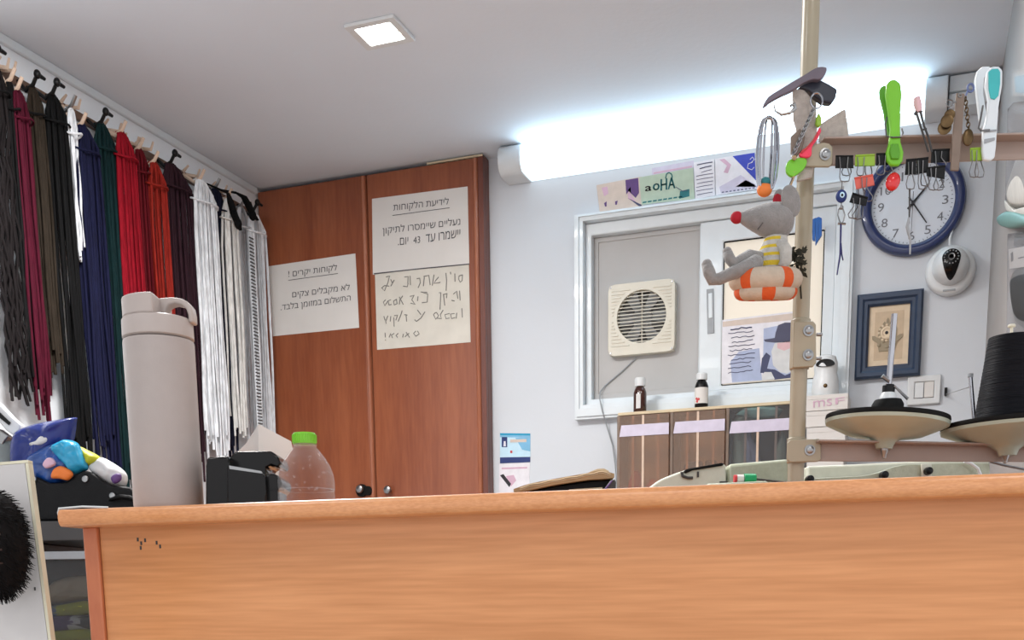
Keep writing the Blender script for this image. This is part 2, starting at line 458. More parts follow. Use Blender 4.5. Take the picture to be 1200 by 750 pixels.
# window
win = thing('window_1', 'white aluminium sliding window with a fan panel in its left half', 'window', ((WX0+WX1)/2, D, WZ0)); struct(win)
OX0 = hY(673, 300, D-.03).x; OX1 = hY(1000, 300, D-.03).x; OZ1 = hY(673.5, 252, D-.03).z; OZ0 = hY(674, 492, D-.03).z
def rect(x0, x1, z0, z1, y): return [(x0,y,z0),(x1,y,z0),(x1,y,z1),(x0,y,z1)]
b = MB().use('window_white')
b.ring(rect(OX0, OX1, OZ0, OZ1, D-.03), rect(WX0, WX1, WZ0, WZ1, D-.03), (0,.03,0))
b.ring(rect(OX0+.008, OX1-.008, OZ0+.008, OZ1-.008, D-.036), rect(WX0-.012, WX1+.012, WZ0-.012, WZ1+.012, D-.036), (0,.007,0))
b.build('window_frame', win, bevel=.003)
IX0 = hY(695, 300, D+.02).x; IZ1 = hY(695, 278, D+.02).z; IZ0 = hY(700, 469, D+.02).z; IX1 = WX1-.02
b = MB().use('window_white'); b.ring(rect(WX0, WX1, WZ0, WZ1, D), rect(IX0, IX1, IZ0, IZ1, D), (0,.06,0)); b.build('track', win, bevel=.003)
SX0 = hY(820, 300, D+.01).x
b = MB().use('grey_panel'); b.box((IX0, D+.035, IZ0), (SX0+.05, D+.05, IZ1)); 
b.ring(rect(IX0, SX0+.05, IZ0, IZ1, D+.03), rect(IX0+.015, SX0+.03, IZ0+.02, IZ1-.015, D+.03), (0,.006,0)); b.build('blank_panel', win, bevel=.002)
PX0 = hY(848, 300, D+.012).x; PX1 = hY(966, 300, D+.012).x; PZ1 = hY(850, 283, D+.012).z; PZ0 = hY(850, 452, D+.012).z
b = MB().use('window_white'); b.ring(rect(SX0, IX1, IZ0+.001, IZ1-.001, D+.008), rect(PX0, PX1, PZ0, PZ1, D+.008), (0,.024,0))
sash = b.build('sash', win, bevel=.004)
b = MB().use('frosted_glass'); b.box((PX0-.005, D+.018, PZ0-.005), (PX1+.005, D+.022, PZ1+.005)); b.build('pane', sash)
b = MB().use('black_rubber'); b.ring(rect(PX0, PX1, PZ0, PZ1, D+.012), rect(PX0+.003, PX1-.003, PZ0+.003, PZ1-.003, D+.012), (0,.005,0)); b.build('gasket', sash)
b = MB().use('grey_plastic'); b.prism([hY(828,339,D+.004), hY(836,338,D+.004), hY(837,390,D+.004), hY(829,391,D+.004)], (0,.006,0))
b.use('window_white'); b.prism([hY(830,344,D+.002), hY(834.5,343,D+.002), hY(835,372,D+.002), hY(830.5,373,D+.002)], (0,.004,0)); b.build('latch', sash, bevel=.001)

# ================================================================== COUNTER
CA = math.radians(4.57)
CU = Vector((math.cos(CA), math.sin(CA), 0)); CV = Vector((-math.sin(CA), math.cos(CA), 0))
P0 = hV(67, 597, 1.2); TOPZ = P0.z
TH = (hV(67,597,1.2)-hV(67.5,617,1.2)).length
ctr = thing('shop_counter', 'wide beech shop counter with rounded front edge across the foreground', 'counter', (P0.x, P0.y, 0), CA)
b = MB().use('beech_edge'); prof = []
r = TH*.5
for k in range(9):
    a = math.pi/2+math.pi*k/8*1.0
    prof.append((0, (r*.55)*(1+math.cos(a)), TOPZ-TH/2+math.sin(a)*TH/2))
prof += [(0, .34, TOPZ-TH), (0, .34, TOPZ)]
b.prism(prof, (1.55, 0, 0)); b.build('countertop', ctr, local=True, ang=50)
OVX = (hV(90,620,1.22)-hV(67,618,1.2)).dot(CU)
b = MB().use('beech'); b.box((OVX+.019, .034, .0), (1.53, .052, TOPZ-TH)); b.build('front_panel', ctr, local=True)
b = MB().use('edge_band'); b.box((OVX, .030, 0), (OVX+.018, .32, TOPZ-TH)); b.build('side_panel', ctr, bevel=.0012, local=True)
b = MB().use('beech'); b.box((1.512, .053, 0), (1.53, .32, TOPZ-TH)); b.build('side_panel', ctr, bevel=.0012, local=True)
b = MB().use('edge_band'); b.box((OVX+.019, .06, .55), (1.51, .32, .568)); b.build('shelf', ctr, local=True)
# lifting laminate edge and worn marks
b = MB().use('white_plastic')
b.tube([(-.0015, .006, TOPZ-TH+.002), (-.002, .004, TOPZ-.003), (.0, .003, TOPZ+.0012), (.03, .002, TOPZ+.0022), (.06, .004, TOPZ+.0005)], .0011, 6)
o = b.build('laminate_edge', ctr, local=True); o['label'] = 'thin pale laminate strip lifting at the corner'
b = MB().use('dark_grey')
for (x, z) in ((.085, .012), (.089, .016), (.094, .013), (.088, .021), (.112, .02), (.108, .016)):
    b.box((x+OVX-.02, .0335, TOPZ-TH-z-.004), (x+OVX-.018, .0342, TOPZ-TH-z))
b.build('scuff_mark', ctr, local=True)
def counter_at(px, back):
    """point on the counter top behind pixel column px, `back` metres behind the front edge"""
    d = ray(px, 590); d = Vector((d.x, d.y, 0)); base = Vector((P0.x, P0.y, 0))+CV*back
    k = base.dot(CV)/d.dot(CV); q = d*k; return Vector((q.x, q.y, TOPZ))

# ---- insulated bottle
q = counter_at(198, .085); dist = q.dot(FW); pxm = dist/ F / math.cos(PITCH)*1.0
def zat(px, py, p):   # height of pixel on the upright plane through p
    return hV(px, py, Vector((p.x,p.y,0)).dot(FW)).z
rb = ((hV(238,560,dist)-hV(158.5,560,dist)).length)/2
th = thing('insulated_bottle', 'tall taupe insulated bottle with loop lid standing on the counter', 'bottle', q)
z1 = zat(190, 401, q); z2 = zat(190, 377, q); z3 = zat(190, 353, q)
b = MB().use('thermos'); b.lathe([(rb*.94, 0), (rb*.985, .003), (rb, .008), (rb, z1-q.z-.003), (rb*.985, z1-q.z)], q, seg=64); b.build('body', th, ang=30)
b = MB().use('thermos_lid')
b.lathe([(rb*.97, z1-q.z+.0012), (rb*1.0, z1-q.z+.003), (rb*.99, z2-q.z-.001), (rb*.95, z2-q.z+.002)], q, seg=64)
# half-round top block on the left side of the lid
hh = z3-z2; pts = []
for k in range(25):
    a = math.pi*.5+math.pi*k/24
    pts.append(q+RT*(math.cos(a)*rb*.95)+FW*(math.sin(a)*rb*.95)+ZA*(z2-q.z+.001))
pts += [q+RT*(rb*.18)-FW*rb*.93+ZA*(z2-q.z+.001), q+RT*(rb*.18)+FW*rb*.93+ZA*(z2-q.z+.001)]
b.prism(pts, (0,0,hh)); lid = b.build('lid', th, bevel=.0025, ang=30)
b = MB().use('thermos_lid')
hl = lambda x, y: hV(x, y, q.dot(FW))-FW*.009
b.prism([hl(x, y) for x, y in ((188,380),(188,351.5),(205,350.5),(215,352),(222,355.5),(227,361.5),(229,370),(229.5,380),(223.5,380),(223,371),(220.5,364),(215,359.4),(208,357.8),(201,359.5),(197.5,364),(196.5,380))], FW*.018)
b.build('carry_loop', lid, bevel=.0022, bseg=3)
b = MB().use('thermos_lid'); s_ = q-RT*(rb*.38)+ZA*(z3-q.z); b.lathe([(.005,0),(.005,.003),(.0035,.0055),(0,.006)], s_, seg=16); b.build('vent_button', lid)

# ---- clear water bottle with green cap
q = counter_at(360, .10); dist = q.dot(FW); mpx = (hV(361,550,dist)-hV(360,550,dist)).length
pb = thing('water_bottle', 'clear plastic water bottle with lime green cap beside the black dispenser', 'bottle', q)
zz = lambda py: zat(360, py, q)-q.z
prof = [(.0, .006), (.016, .004), (28*mpx, 0), (32*mpx, .006), (33*mpx, .012), (32*mpx, .02), (33*mpx, zz(575)), (33.2*mpx, zz(566)), (32*mpx, zz(556)), (29*mpx, zz(547)), (24*mpx, zz(538)), (18*mpx, zz(530)), (14*mpx, zz(525)), (12*mpx, zz(521)), (11.5*mpx, zz(512))]
b = MB().use('pet'); vs_ = len(b.v)
b.lathe(prof, q, seg=48)
o = b.build('bottle_body', pb, ang=60)
b = MB().use('lime')
b.lathe([(13.6*mpx, zz(520.5)), (13.8*mpx, zz(519)), (13.6*mpx, zz(509.5)), (12.4*mpx, zz(507.6)), (0, zz(507.4))], q, seg=48)
for k in range(36):
    a = 2*math.pi*k/36; c = q+XA*(math.cos(a)*13.7*mpx)+YA*(math.sin(a)*13.7*mpx)
    b.cyl(c+ZA*zz(519), c+ZA*zz(510), .0006, seg=5)
b.build('cap', pb)
b = MB().use('pet'); b.lathe([(13*mpx, zz(523)), (14.2*mpx, zz(522.6)), (14.2*mpx, zz(521.6)), (13*mpx, zz(521))], q, seg=40); b.build('neck_ring', pb)
b = MB().use('pet'); random.seed(3)
for k in range(26):
    a = random.uniform(-2.6, -.4); py = random.uniform(535, 580); rr = 33*mpx if py > 556 else (24+(py-538)/18*8.6)*mpx
    c = q+RT*(math.cos(a)*rr)+FW*(math.sin(a)*rr)+ZA*zz(py); b.ell(c, (XA*.0011, YA*.0011, ZA*.0011), 8, 6)
b.build('droplets', pb)

# ---- black dispenser
q = counter_at(284, .10); dist = q.dot(FW)
tpd = thing('tape_dispenser', 'glossy black tape dispenser on the counter between the two bottles', 'dispenser', q)
hp = lambda x, y, off=0: hV(x, y, dist+off)
def foot(pts): # put points that lie below the counter on it
    return [Vector((p.x, p.y, max(p.z, TOPZ))) for p in pts]
b = MB().use('black_gloss')
b.prism(foot([hp(x,y,-.035) for x, y in ((241,600),(241,546),(243,536),(267,534),(270,545),(272,600))]), FW*.07); b.build('tail_block', tpd, bevel=.002)
b = MB().use('black_gloss')
b.prism(foot([hp(x,y,-.04) for x, y in ((266,600),(266,548),(269,546),(307,553),(311,558),(313,600))]), FW*.05)
b.prism(foot([hp(x,y,-.012) for x, y in ((262,600),(267,538),(276,529),(318,528.5),(326,535),(329,543),(326,548),(318,545),(312,548),(311,556),(316,566),(318,600))]), FW*.05)
b.build('body', tpd, bevel=.002)
b = MB().use('black_gloss')
c0 = hp(319, 566, -.03); b.cyl(c0, c0+FW*.055, .010, seg=28); b.build('roller', tpd, bevel=.0015)
b = MB().use('black_gloss'); b.prism(foot([hp(x,y,-.03) for x, y in ((312,600),(312,573),(325,572),(326,600))]), FW*.05); b.build('front_block', tpd, bevel=.001)
b = MB().use('steel'); b.prism([hp(x,y,-.041) for x, y in ((268.5,545.5),(306,552),(308,555),(269,549.5))], FW*.002); b.build('cutter', tpd)

# ---- folded white paper behind it
q = counter_at(310, .17); dist = q.dot(FW); hp = lambda x, y, off=0: hV(x, y, dist+off)
b = MB().use('paper')
A_ = hp(303,497,-.012); pts = [(303,497),(322,507),(341,517),(343,526),(336,537),(328,545),(322,600),(303,600)]
b.prism(foot([hp(x, y, -.012+(x-303)*.0006) for x, y in pts]), FW*.0012)
b.prism(foot([hp(x, y, -.012+(303-x)*.0016) for x, y in ((303,497),(303,600),(272,600),(276,532),(288,520))]), FW*.0012)
one(b, 'folded_paper', 'folded white sheet of paper propped behind the black dispenser', 'paper', smooth=False)

# ================================================================== CABINET
cx0 = LX+.004; cx1 = hY(567, 300, CABY).x; dz1 = hY(430, 209, CABY).z
cab = thing('wardrobe_cabinet', 'built-in cherry wood two-door cabinet in the back left corner', 'cabinet', ((cx0+cx1)/2, CABY+.03, 0))
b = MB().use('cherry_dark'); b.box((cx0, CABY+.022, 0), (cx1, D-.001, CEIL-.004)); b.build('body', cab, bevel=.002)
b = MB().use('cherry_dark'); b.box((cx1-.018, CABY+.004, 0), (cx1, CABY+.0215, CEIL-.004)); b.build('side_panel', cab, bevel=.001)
b = MB().use('tan_card'); b.box((hY(500,200,CABY).x, CABY+.002, CEIL-.010), (cx1, CABY+.0215, CEIL-.0045)); b.build('top_strip', cab)
def door(x0, x1, knob_px, black):
    b = MB().use('cherry'); b.box((x0, CABY, .08), (x1-.014, CABY+.021, CEIL-.014)); d = b.build('door', cab, bevel=.0015)
    b = MB().use('cherry_edge'); zt = CEIL-.014
    prof = [(x1-.0135, CABY+.021), (x1-.0135, CABY-.001), (x1-.009, CABY-.003), (x1-.004, CABY), (x1-.001, CABY+.007), (x1, CABY+.021)]
    b.prism([(x, y, .08) for x, y in prof], (0,0,zt-.08)); b.build('edge_moulding', d, ang=50)
    k = hY(knob_px[0], knob_px[1], CABY-.02)
    b = MB().use('steel'); b.lathe([(.007, .022), (.0065, .012), (.0055, .010), (.012, .006), (.0145, 0), (.012, -.006), (.006, -.0085), (0, -.009)], k, (0,1,0), seg=24); b.build('knob', d)
    if black:
        b = MB().use('black_rubber'); b.lathe([(.022, .0195), (.022, .012), (.014, .009)], k+ZA*(-.004), (0,1,0), seg=24)
        b.lathe([(.016, .0195), (.016, .010), (0, .008)], k+XA*.024+ZA*(-.006), (0,1,0), seg=20)
        o = b.build('knob_plate', d); o['label'] = 'black backing plate round the knob'
xm = hY(431, 300, CABY).x
door(cx0+.006, xm-.002, (421.5, 573), True)
door(xm+.006, hY(561, 300, CABY).x, (454, 574), False)

# signs taped to the doors
hC = lambda x, y: hY(x, y, CABY-.0019)
b = MB(); sheet(b, [(437,322),(436,233),(548,218.5),(550,309.5)], CABY-.0002, 'paper')
line_text(b, heb('לידיעת הלקוחות'), 461, 526, 249.5, 242, 11, hC, 'print_grey')
stroke(b, [(460,252.5),(527,243.5)], hC, .0009, 'print_grey')
line_text(b, heb('נעליים שיימסרו לתיקון'), 448.5, 539.5, 277, 266, 11.5, hC, 'print_grey')
line_text(b, heb('יישמרו עד'), 499, 539.5, 284.2, 278, 9.5, hC, 'print_grey')
line_text(b, '43', 484.5, 492.5, 285.6, 284.6, 8, hC, 'print_grey')
line_text(b, heb('יום.'), 466.5, 478.5, 287.6, 286.2, 8.5, hC, 'print_grey')
one(b, 'printed_notice', 'upper printed Hebrew notice on the right cabinet door, underlined heading and two lines', 'sign', smooth=False)
b = MB(); sheet(b, [(442,410),(439.5,321.5),(549.5,310),(551.5,401)], CABY-.0002, 'paper_worn')
stroke(b, [(438.5,320.8),(493,314.8),(550,309.5)], hC, .0017, 'print_grey')
def hw(lst):
    for st in lst: stroke(b, [(436+x*.13333, 310+y*.13333) for x, y in st], hC, .0016, 'pencil')
hw([[(795,90),(765,100),(762,130),(775,155),(792,140),(795,90)], [(728,80),(730,150)], [(690,65),(692,85)], [(650,75),(656,140),(652,230)],   # first line
    [(585,110),(560,140),(545,165),(585,160),(600,155)], [(545,90),(530,185)], [(455,105),(500,95),(512,180)], [(460,110),(452,190)], [(395,125),(420,120),(425,160),(405,205)],
    [(335,100),(338,180)], [(285,110),(318,105),(315,165)], [(275,190),(310,195),(318,165)], [(195,135),(165,190)], [(165,130),(180,165)], [(125,110),(155,100),(140,160),(110,230),(85,205),(110,185),(150,190)],
    [(770,230),(775,315)], [(715,260),(745,235),(755,300)], [(700,315),(725,320)], [(625,265),(660,255),(655,295)], [(628,260),(640,360)], [(590,250),(605,245),(598,395)],   # second line
    [(485,245),(430,240),(490,260),(485,330),(440,335)], [(405,280),(400,320)], [(335,280),(370,270),(350,310),(380,350),(340,340)], [(270,275),(245,310),(240,350)], [(240,285),(275,350)],
    [(215,305),(190,320),(195,355),(220,345),(215,305)], [(165,310),(140,320),(150,355),(170,350)], [(120,310),(100,330),(112,362),(140,320)],
    [(790,385),(795,465)], [(745,425),(740,475)], [(725,430),(690,435),(700,475),(730,465)], [(680,430),(640,440),(650,475),(680,470)], [(625,400),(600,440),(610,475),(570,470)],   # third line
    [(560,420),(540,440),(560,480),(585,450),(565,420)], [(465,415),(430,470),(390,500),(375,485)], [(400,400),(430,440)], [(300,450),(305,500)], [(285,440),(310,445)],
    [(265,405),(255,440),(230,500)], [(195,450),(225,445),(210,490)], [(192,465),(195,545)], [(165,455),(160,500)], [(140,450),(120,500),(125,520)], [(105,455),(115,490)],
    [(385,585),(365,605),(385,630),(415,610),(400,585)], [(325,605),(305,620),(290,635)], [(300,595),(330,640)], [(275,610),(270,640)],   # last line
    [(230,605),(210,625),(225,640)], [(195,605),(170,620),(180,645)], [(165,605),(150,640)], [(115,600),(118,640)], [(118,660),(120,668)]])
one(b, 'handwritten_notice', 'worn handwritten Hebrew notice taped below the printed one on the right cabinet door', 'sign', smooth=False)
b = MB(); sheet(b, [(320,394),(315,312),(416.5,297),(421,384)], CABY-.0002, 'paper')
line_text(b, heb('לקוחות יקרים !'), 338, 395, 327, 319, 10, hC, 'print_grey')
stroke(b, [(338,328.5),(396,320.5)], hC, .0009, 'print_grey')
line_text(b, heb('לא מקבלים צקים'), 342.5, 410, 351, 342, 10, hC, 'print_grey')
line_text(b, heb('התשלום במזומן בלבד.'), 329, 411, 366, 354.5, 10, hC, 'print_grey')
one(b, 'printed_notice', 'printed Hebrew payment notice alone on the left cabinet door', 'sign', smooth=False)

# ================================================================== LIGHTS
LYc = 3.535
tx0 = hY(615, 190, LYc).x; tx1 = hY(1084, 110, LYc).x; cxl = hY(588, 190, LYc).x; cxr = hY(1111, 108, LYc).x
tz0 = hY(850, 170, LYc).z; tz1 = CEIL-.002; tz0 = CEIL-.088
fl = thing('fluorescent_light', 'long glowing fluorescent batten high on the back wall', 'light', ((tx0+tx1)/2, D, tz0))
tube_prof = lambda x, e=0: [(x, D-.001, tz0-e), (x, D-.075, tz0-e)]+[(x, D-.075-(.03+e)*math.sin(math.pi*k/12), tz0-e+(tz1-tz0+e)*(1-math.cos(math.pi*k/12))/2) for k in range(1,12)]+[(x, D-.075, tz1), (x, D-.001, tz1)]
b = MB().use('tube_glow'); b.prism([(tx0, D-.010, tz0+.004)]+[p if p[2] > tz0+.004 else (p[0], p[1], tz0+.004) for p in tube_prof(tx0)[1:]], (tx1-tx0,0,0)); b.build('diffuser', fl)
b = MB().use('tube_glow_low'); b.prism([(tx0+.001, D-.001, tz0), (tx0+.001, D-.084, tz0), (tx0+.001, D-.084, tz0+.0035), (tx0+.001, D-.0095, tz0+.0035)], (tx1-tx0-.002,0,0)); b.build('lower_diffuser', fl)
b = MB().use('white_plastic'); b.box((tx0+.001, D-.0092, tz0+.0036), (tx1-.001, D-.001, tz1)); b.build('housing', fl)
for x0, x1 in ((cxl, tx0-.0005), (tx1+.0005, cxr)):
    b = MB().use('white_plastic'); b.prism(tube_prof(x0, .003), (x1-x0,0,0)); b.build('end_cap', fl, bevel=.003)
b = MB().use('window_white')
for z0, z1, y in ((CEIL-.085, CEIL-.05, .075), (CEIL-.05, CEIL-.046, .07), (CEIL-.046, CEIL-.006, .08)):
    b.box((cxr+.003, D-y, z0), (RX-.002, D-.001, z1))
one(b, 'cable_trunking', 'ridged white cable trunking between the fluorescent light and the right wall', 'trunking', bevel=.002)
dq = [hZ(x, y, CEIL) for x, y in ((404,27),(462,16),(488,46),(427,54))]
x0 = (dq[0].x+dq[3].x)/2; x1 = (dq[1].x+dq[2].x)/2; y0 = (dq[0].y+dq[1].y)/2; y1 = (dq[2].y+dq[3].y)/2
def downlight(x0, x1, y0, y1, label):
    dl = thing('ceiling_light', label, 'light', ((x0+x1)/2, (y0+y1)/2, CEIL))
    R_ = lambda i, z: [(x0+i,y0+i,z),(x1-i,y0+i,z),(x1-i,y1-i,z),(x0+i,y1-i,z)]
    b = MB().use('white_plastic'); b.ring(R_(0, CEIL-.009), R_(.02, CEIL-.009), (0,0,.0085)); b.build('frame', dl, bevel=.0015)
    b = MB().use('down_glow'); b.prism(R_(.0205, CEIL-.006), (0,0,.005)); b.build('diffuser', dl)
downlight(x0, x1, y0, y1, 'small square recessed downlight glowing in the ceiling')

# ================================================================== BACK WALL
# flyers above the window
b = MB(); sheet(b, [(764,240),(764,197),(813,188),(814,234)], D-.0002, 'pr_lav'); ink(b, [(766,202),(811,194),(811,196),(766,204)], D-.0013, 'pr_pink')
one(b, 'flyer', 'pale lavender flyer peeping out above the green banner card', 'flyer', smooth=False)
b = MB(); sheet(b, [(703,250),(699,217),(735,210),(752,207),(753,243)], D-.0016, 'pr_beige')
ink(b, [(734,228),(733,211),(748,208.5),(749,226),(745,232),(741,228),(737,224)], D-.0027, 'pr_purple'); ink(b, [(736,222),(739,219),(740,228),(746,238),(736,233)], D-.0027, 'pr_pink')
ink(b, [(705,220),(712,218.5),(713,227),(708,230)], D-.0027, 'pr_pink'); ink(b, [(708,238),(711,236),(711,242),(709,242)], D-.0027, 'pr_purple'); ink(b, [(721,236),(724,235),(723,240),(721,240)], D-.0027, 'pr_purple')
ink(b, [(736,232),(752,240),(752,243),(748,241)], D-.0029, 'pr_ink')
one(b, 'flyer', 'beige flyer with purple figure, leftmost in the row above the window', 'flyer', smooth=False)
hW = lambda x, y: hY(x, y, D-.0042)
b = MB(); sheet(b, [(752,240),(749,208),(812.5,196.5),(814,233)], D-.003, 'pr_green')
for dx_ in (0, .7):
    line_text(b, 'a', 756+dx_, 763+dx_, 224.5, 223.3, 6, hW, 'print_black'); line_text(b, 'o', 765+dx_, 772.5+dx_, 223.5, 222.3, 8, hW, 'pr_teal'); line_text(b, 'HA', 774+dx_, 791+dx_, 223.5, 220.5, 13.5, hW, 'pr_teal')
stroke(b, [(780,209),(781,204),(784,202),(787,204),(788,208)], hW, .0018, 'pr_teal'); stroke(b, [(792,219),(800,224),(806,223)], hW, .001, 'pr_ink')
ink(b, [(797,224),(808,221.5),(808,230),(796,233)], D-.0041, 'pr_teal')
for k in range(8): ink(b, [(753+k*6,238.2-k*.9),(757.5+k*6,237.5-k*.9),(758+k*6,235.8-k*.9),(753.5+k*6,236.4-k*.9)], D-.0041, 'pr_teal')
one(b, 'flyer', 'sage green banner card with dark capital letters above the window', 'flyer', smooth=False)
b = MB(); sheet(b, [(815,233),(813,190.5),(837,186),(838,229)], D-.003, 'pr_white')
for k, (x0_, x1_) in enumerate(((817,835),(820,834),(822,834),(816,836),(816,836),(817,836),(816,835),(816,836),(817,835))):
    y = 192.5+k*4.4; stroke(b, [(x0_,y+.8),((x0_+x1_)/2,y-1.2),(x1_,y-2.6)], hW, .0014 if k in (0,1) else .0009, 'pr_ink')
one(b, 'flyer', 'white flyer filled with lines of small text above the window', 'flyer', smooth=False)
b = MB(); sheet(b, [(839,229),(838,186),(884.5,178.5),(889,221)], D-.003, 'pr_white')
ink(b, [(858.5,183),(884.5,178.8),(886,211.5)], D-.0041, 'pr_blue'); ink(b, [(843,187),(849,186),(857,193),(853,203),(848,202),(852,194)], D-.0041, 'pr_pink')
ink(b, [(843,219),(868,205),(888,218),(889,220),(845,226.5)], D-.0041, 'pr_lav'); ink(b, [(862,219),(874,211),(884,216),(886,219)], D-.0041, 'pr_beige')
stroke(b, [(882,190),(877,192),(876,197),(881,199),(884,196)], hW, .0012, 'pr_white'); stroke(b, [(879,187),(882,184),(884,187),(881,190)], hW, .0012, 'pr_white')
for k in range(9): ink(b, [(846+k*4.5,226-k*.62),(848.5+k*4.5,225.6-k*.62),(848.5+k*4.5,224.4-k*.62),(846+k*4.5,224.8-k*.62)], D-.0043, 'pr_ink')
one(b, 'flyer', 'white flyer with a blue triangle corner, rightmost in the row above the window', 'flyer', smooth=False)

# poster on the right sash
PY = D+.0075; hP = lambda x, y: hY(x, y, PY-.0016)
b = MB(); sheet(b, [(845.5,450),(846.5,375),(938,364),(941,441.5)], PY, 'pr_white')
ink(b, [(894,445),(895,385),(915,381),(938,377),(940,441)], PY-.0011, 'pr_ltblue')
ink(b, [(847,377),(938,366),(938,374),(847,383)], PY-.0011, 'pr_beige')
ink(b, [(858,448),(856,424),(866,412),(890,408),(893,445.5)], PY-.0011, 'pr_ltblue')
ink(b, [(895,398),(908,396),(909,390),(912,381),(920,378),(932,378),(938,382),(938,397),(925,401),(908,401.5),(897,400.5)], PY-.0014, 'pr_hat')
ink(b, [(908,402),(938,398),(939,420),(938,430),(922,438),(914,436),(906,428),(904,412)], PY-.0014, 'pr_beard')
ink(b, [(911,402),(926,400.5),(926,408),(919,411),(911,408)], PY-.0017, 'pr_skin')
ink(b, [(891,437),(893,420),(898,413),(903,417),(899,432),(908,433),(920,440),(939,432),(940,441),(908,445),(900,437)], PY-.0015, 'pr_coat')
ink(b, [(893,440),(896,436),(904,436),(908,444),(893,446)], PY-.0018, 'pr_beard')
random.seed(5)
for k in range(11):
    x0_ = 855+random.uniform(-2,3); x1_ = 885-random.uniform(0,5); y = 386+k*5.1
    n = 8; stroke(b, [(x0_+(x1_-x0_)*i/n, y-3.0*i/n+random.uniform(-.8,.8)) for i in range(n+1)], hP, .0011 if k else .0018, 'pr_ink')
one(b, 'poster', 'poster of a bearded man in a dark hat beside handwriting on the window sash', 'poster', smooth=False)

# exhaust fan
FY = D+.034
def hF(x, y, o=0): return hY(x, y, FY-o)
f0 = hF(714.5,337); f1 = hF(792,328.5); f2 = hF(794,412.5); f3 = hF(716,420.5)
fx0 = (f0.x+f3.x)/2; fx1 = (f1.x+f2.x)/2; fz1 = (f0.z+f1.z)/2; fz0 = (f2.z+f3.z)/2
fc = hF(754, 373); fr_ = .080; fy = FY-.028
ef = thing('exhaust_fan', 'square cream exhaust fan with round louvred grille in the window panel', 'fan', (fc.x, FY, fz0))
sq = []
for k in range(64):
    a = 2*math.pi*k/64; c_, s_ = math.cos(a), math.sin(a); n_ = 16
    rr = (abs(c_)**n_+abs(s_)**n_)**(-1/n_); sq.append(Vector((fx0/2+fx1/2+c_*rr*(fx1-fx0)/2, fy, fz0/2+fz1/2+s_*rr*(fz1-fz0)/2)))
ci = [Vector((fc.x+math.cos(2*math.pi*k/64)*fr_, fy, fc.z+math.sin(2*math.pi*k/64)*fr_)) for k in range(64)]
b = MB().use('offwhite_plastic'); b.ring(sq, ci, (0,.028,0))
for k in range(-9, 10):
    z = fc.z+k*.0105; h = math.sqrt(max(0, (fr_+.012)**2-(z-fc.z)**2)) if abs(z-fc.z) < fr_+.012 else 0
    for sgn in (-1, 1):
        xe = (fx1-.012) if sgn > 0 else (fx0+.012); xs = fc.x+sgn*max(h, .0)
        lo, hi = min(xs, xe), max(xs, xe)
        if hi-lo > .006 and abs(z-fc.z) < .092: b.box((lo, fy-.002, z-.0022), (hi, fy+.001, z+.0022))
b.build('housing', ef, bevel=.001)
for sx in (fx0+.009, fx1-.009):
    for sz in (fz0+.009, fz1-.009):
        b = MB().use('steel'); b.lathe([(.0032, 0), (.0032, -.0012), (0, -.0018)], (sx, fy, sz), (0,1,0), seg=12); b.build('screw', ef)
b = MB().use('offwhite_plastic')
for k in range(-7, 8):
    z = fc.z+k*.0107; h = math.sqrt(max(0, fr_**2-(z-fc.z)**2))
    if h > .01: b.prism([(fc.x-h, fy+.002, z-.0026), (fc.x-h, fy+.0085, z+.0012), (fc.x-h, fy+.0085, z+.0026), (fc.x-h, fy+.002, z-.0008)], (2*h,0,0))
b.box((fc.x-.002, fy+.009, fc.z-fr_), (fc.x+.002, fy+.011, fc.z+fr_))
b.build('grille', ef)
b = MB().use('grey_plastic'); b.lathe([(0, .016), (.03, .017), (.034, .026)], (fc.x, fy, fc.z), (0,1,0), seg=32)
for k in range(6):
    a = 2*math.pi*k/6; u = Vector((math.cos(a), 0, math.sin(a))); v = Vector((-math.sin(a), 0, math.cos(a)))
    b.prism([Vector((fc.x,fy+.018,fc.z))+u*.03-v*.012, Vector((fc.x,fy+.018,fc.z))+u*.078-v*.022, Vector((fc.x,fy+.023,fc.z))+u*.078+v*.018, Vector((fc.x,fy+.023,fc.z))+u*.03+v*.012], (0,.0015,0))
b.build('impeller', ef)
b = MB().use('dark_grey'); b.lathe([(fr_, .0265), (fr_, .0275)], (fc.x, fy, fc.z), (0,1,0), seg=48); b.build('back_plate', ef)
pts = [hY(x, y, Y) for x, y, Y in ((746,419,FY-.004),(728,436,FY-.004),(709,452,FY-.004),(703,460,FY-.01),(703,468,D-.042),(706,482,D-.042),(712,502,D-.012),(718,522,D-.012),(721,545,D-.012),(723,572,D-.012),(723,600,D-.012))]
b = MB().use('grey_plastic'); b.tube(pts, .0021, 6); one(b, 'power_cable', 'thin grey cable running from the exhaust fan down past the window corner', 'cable')

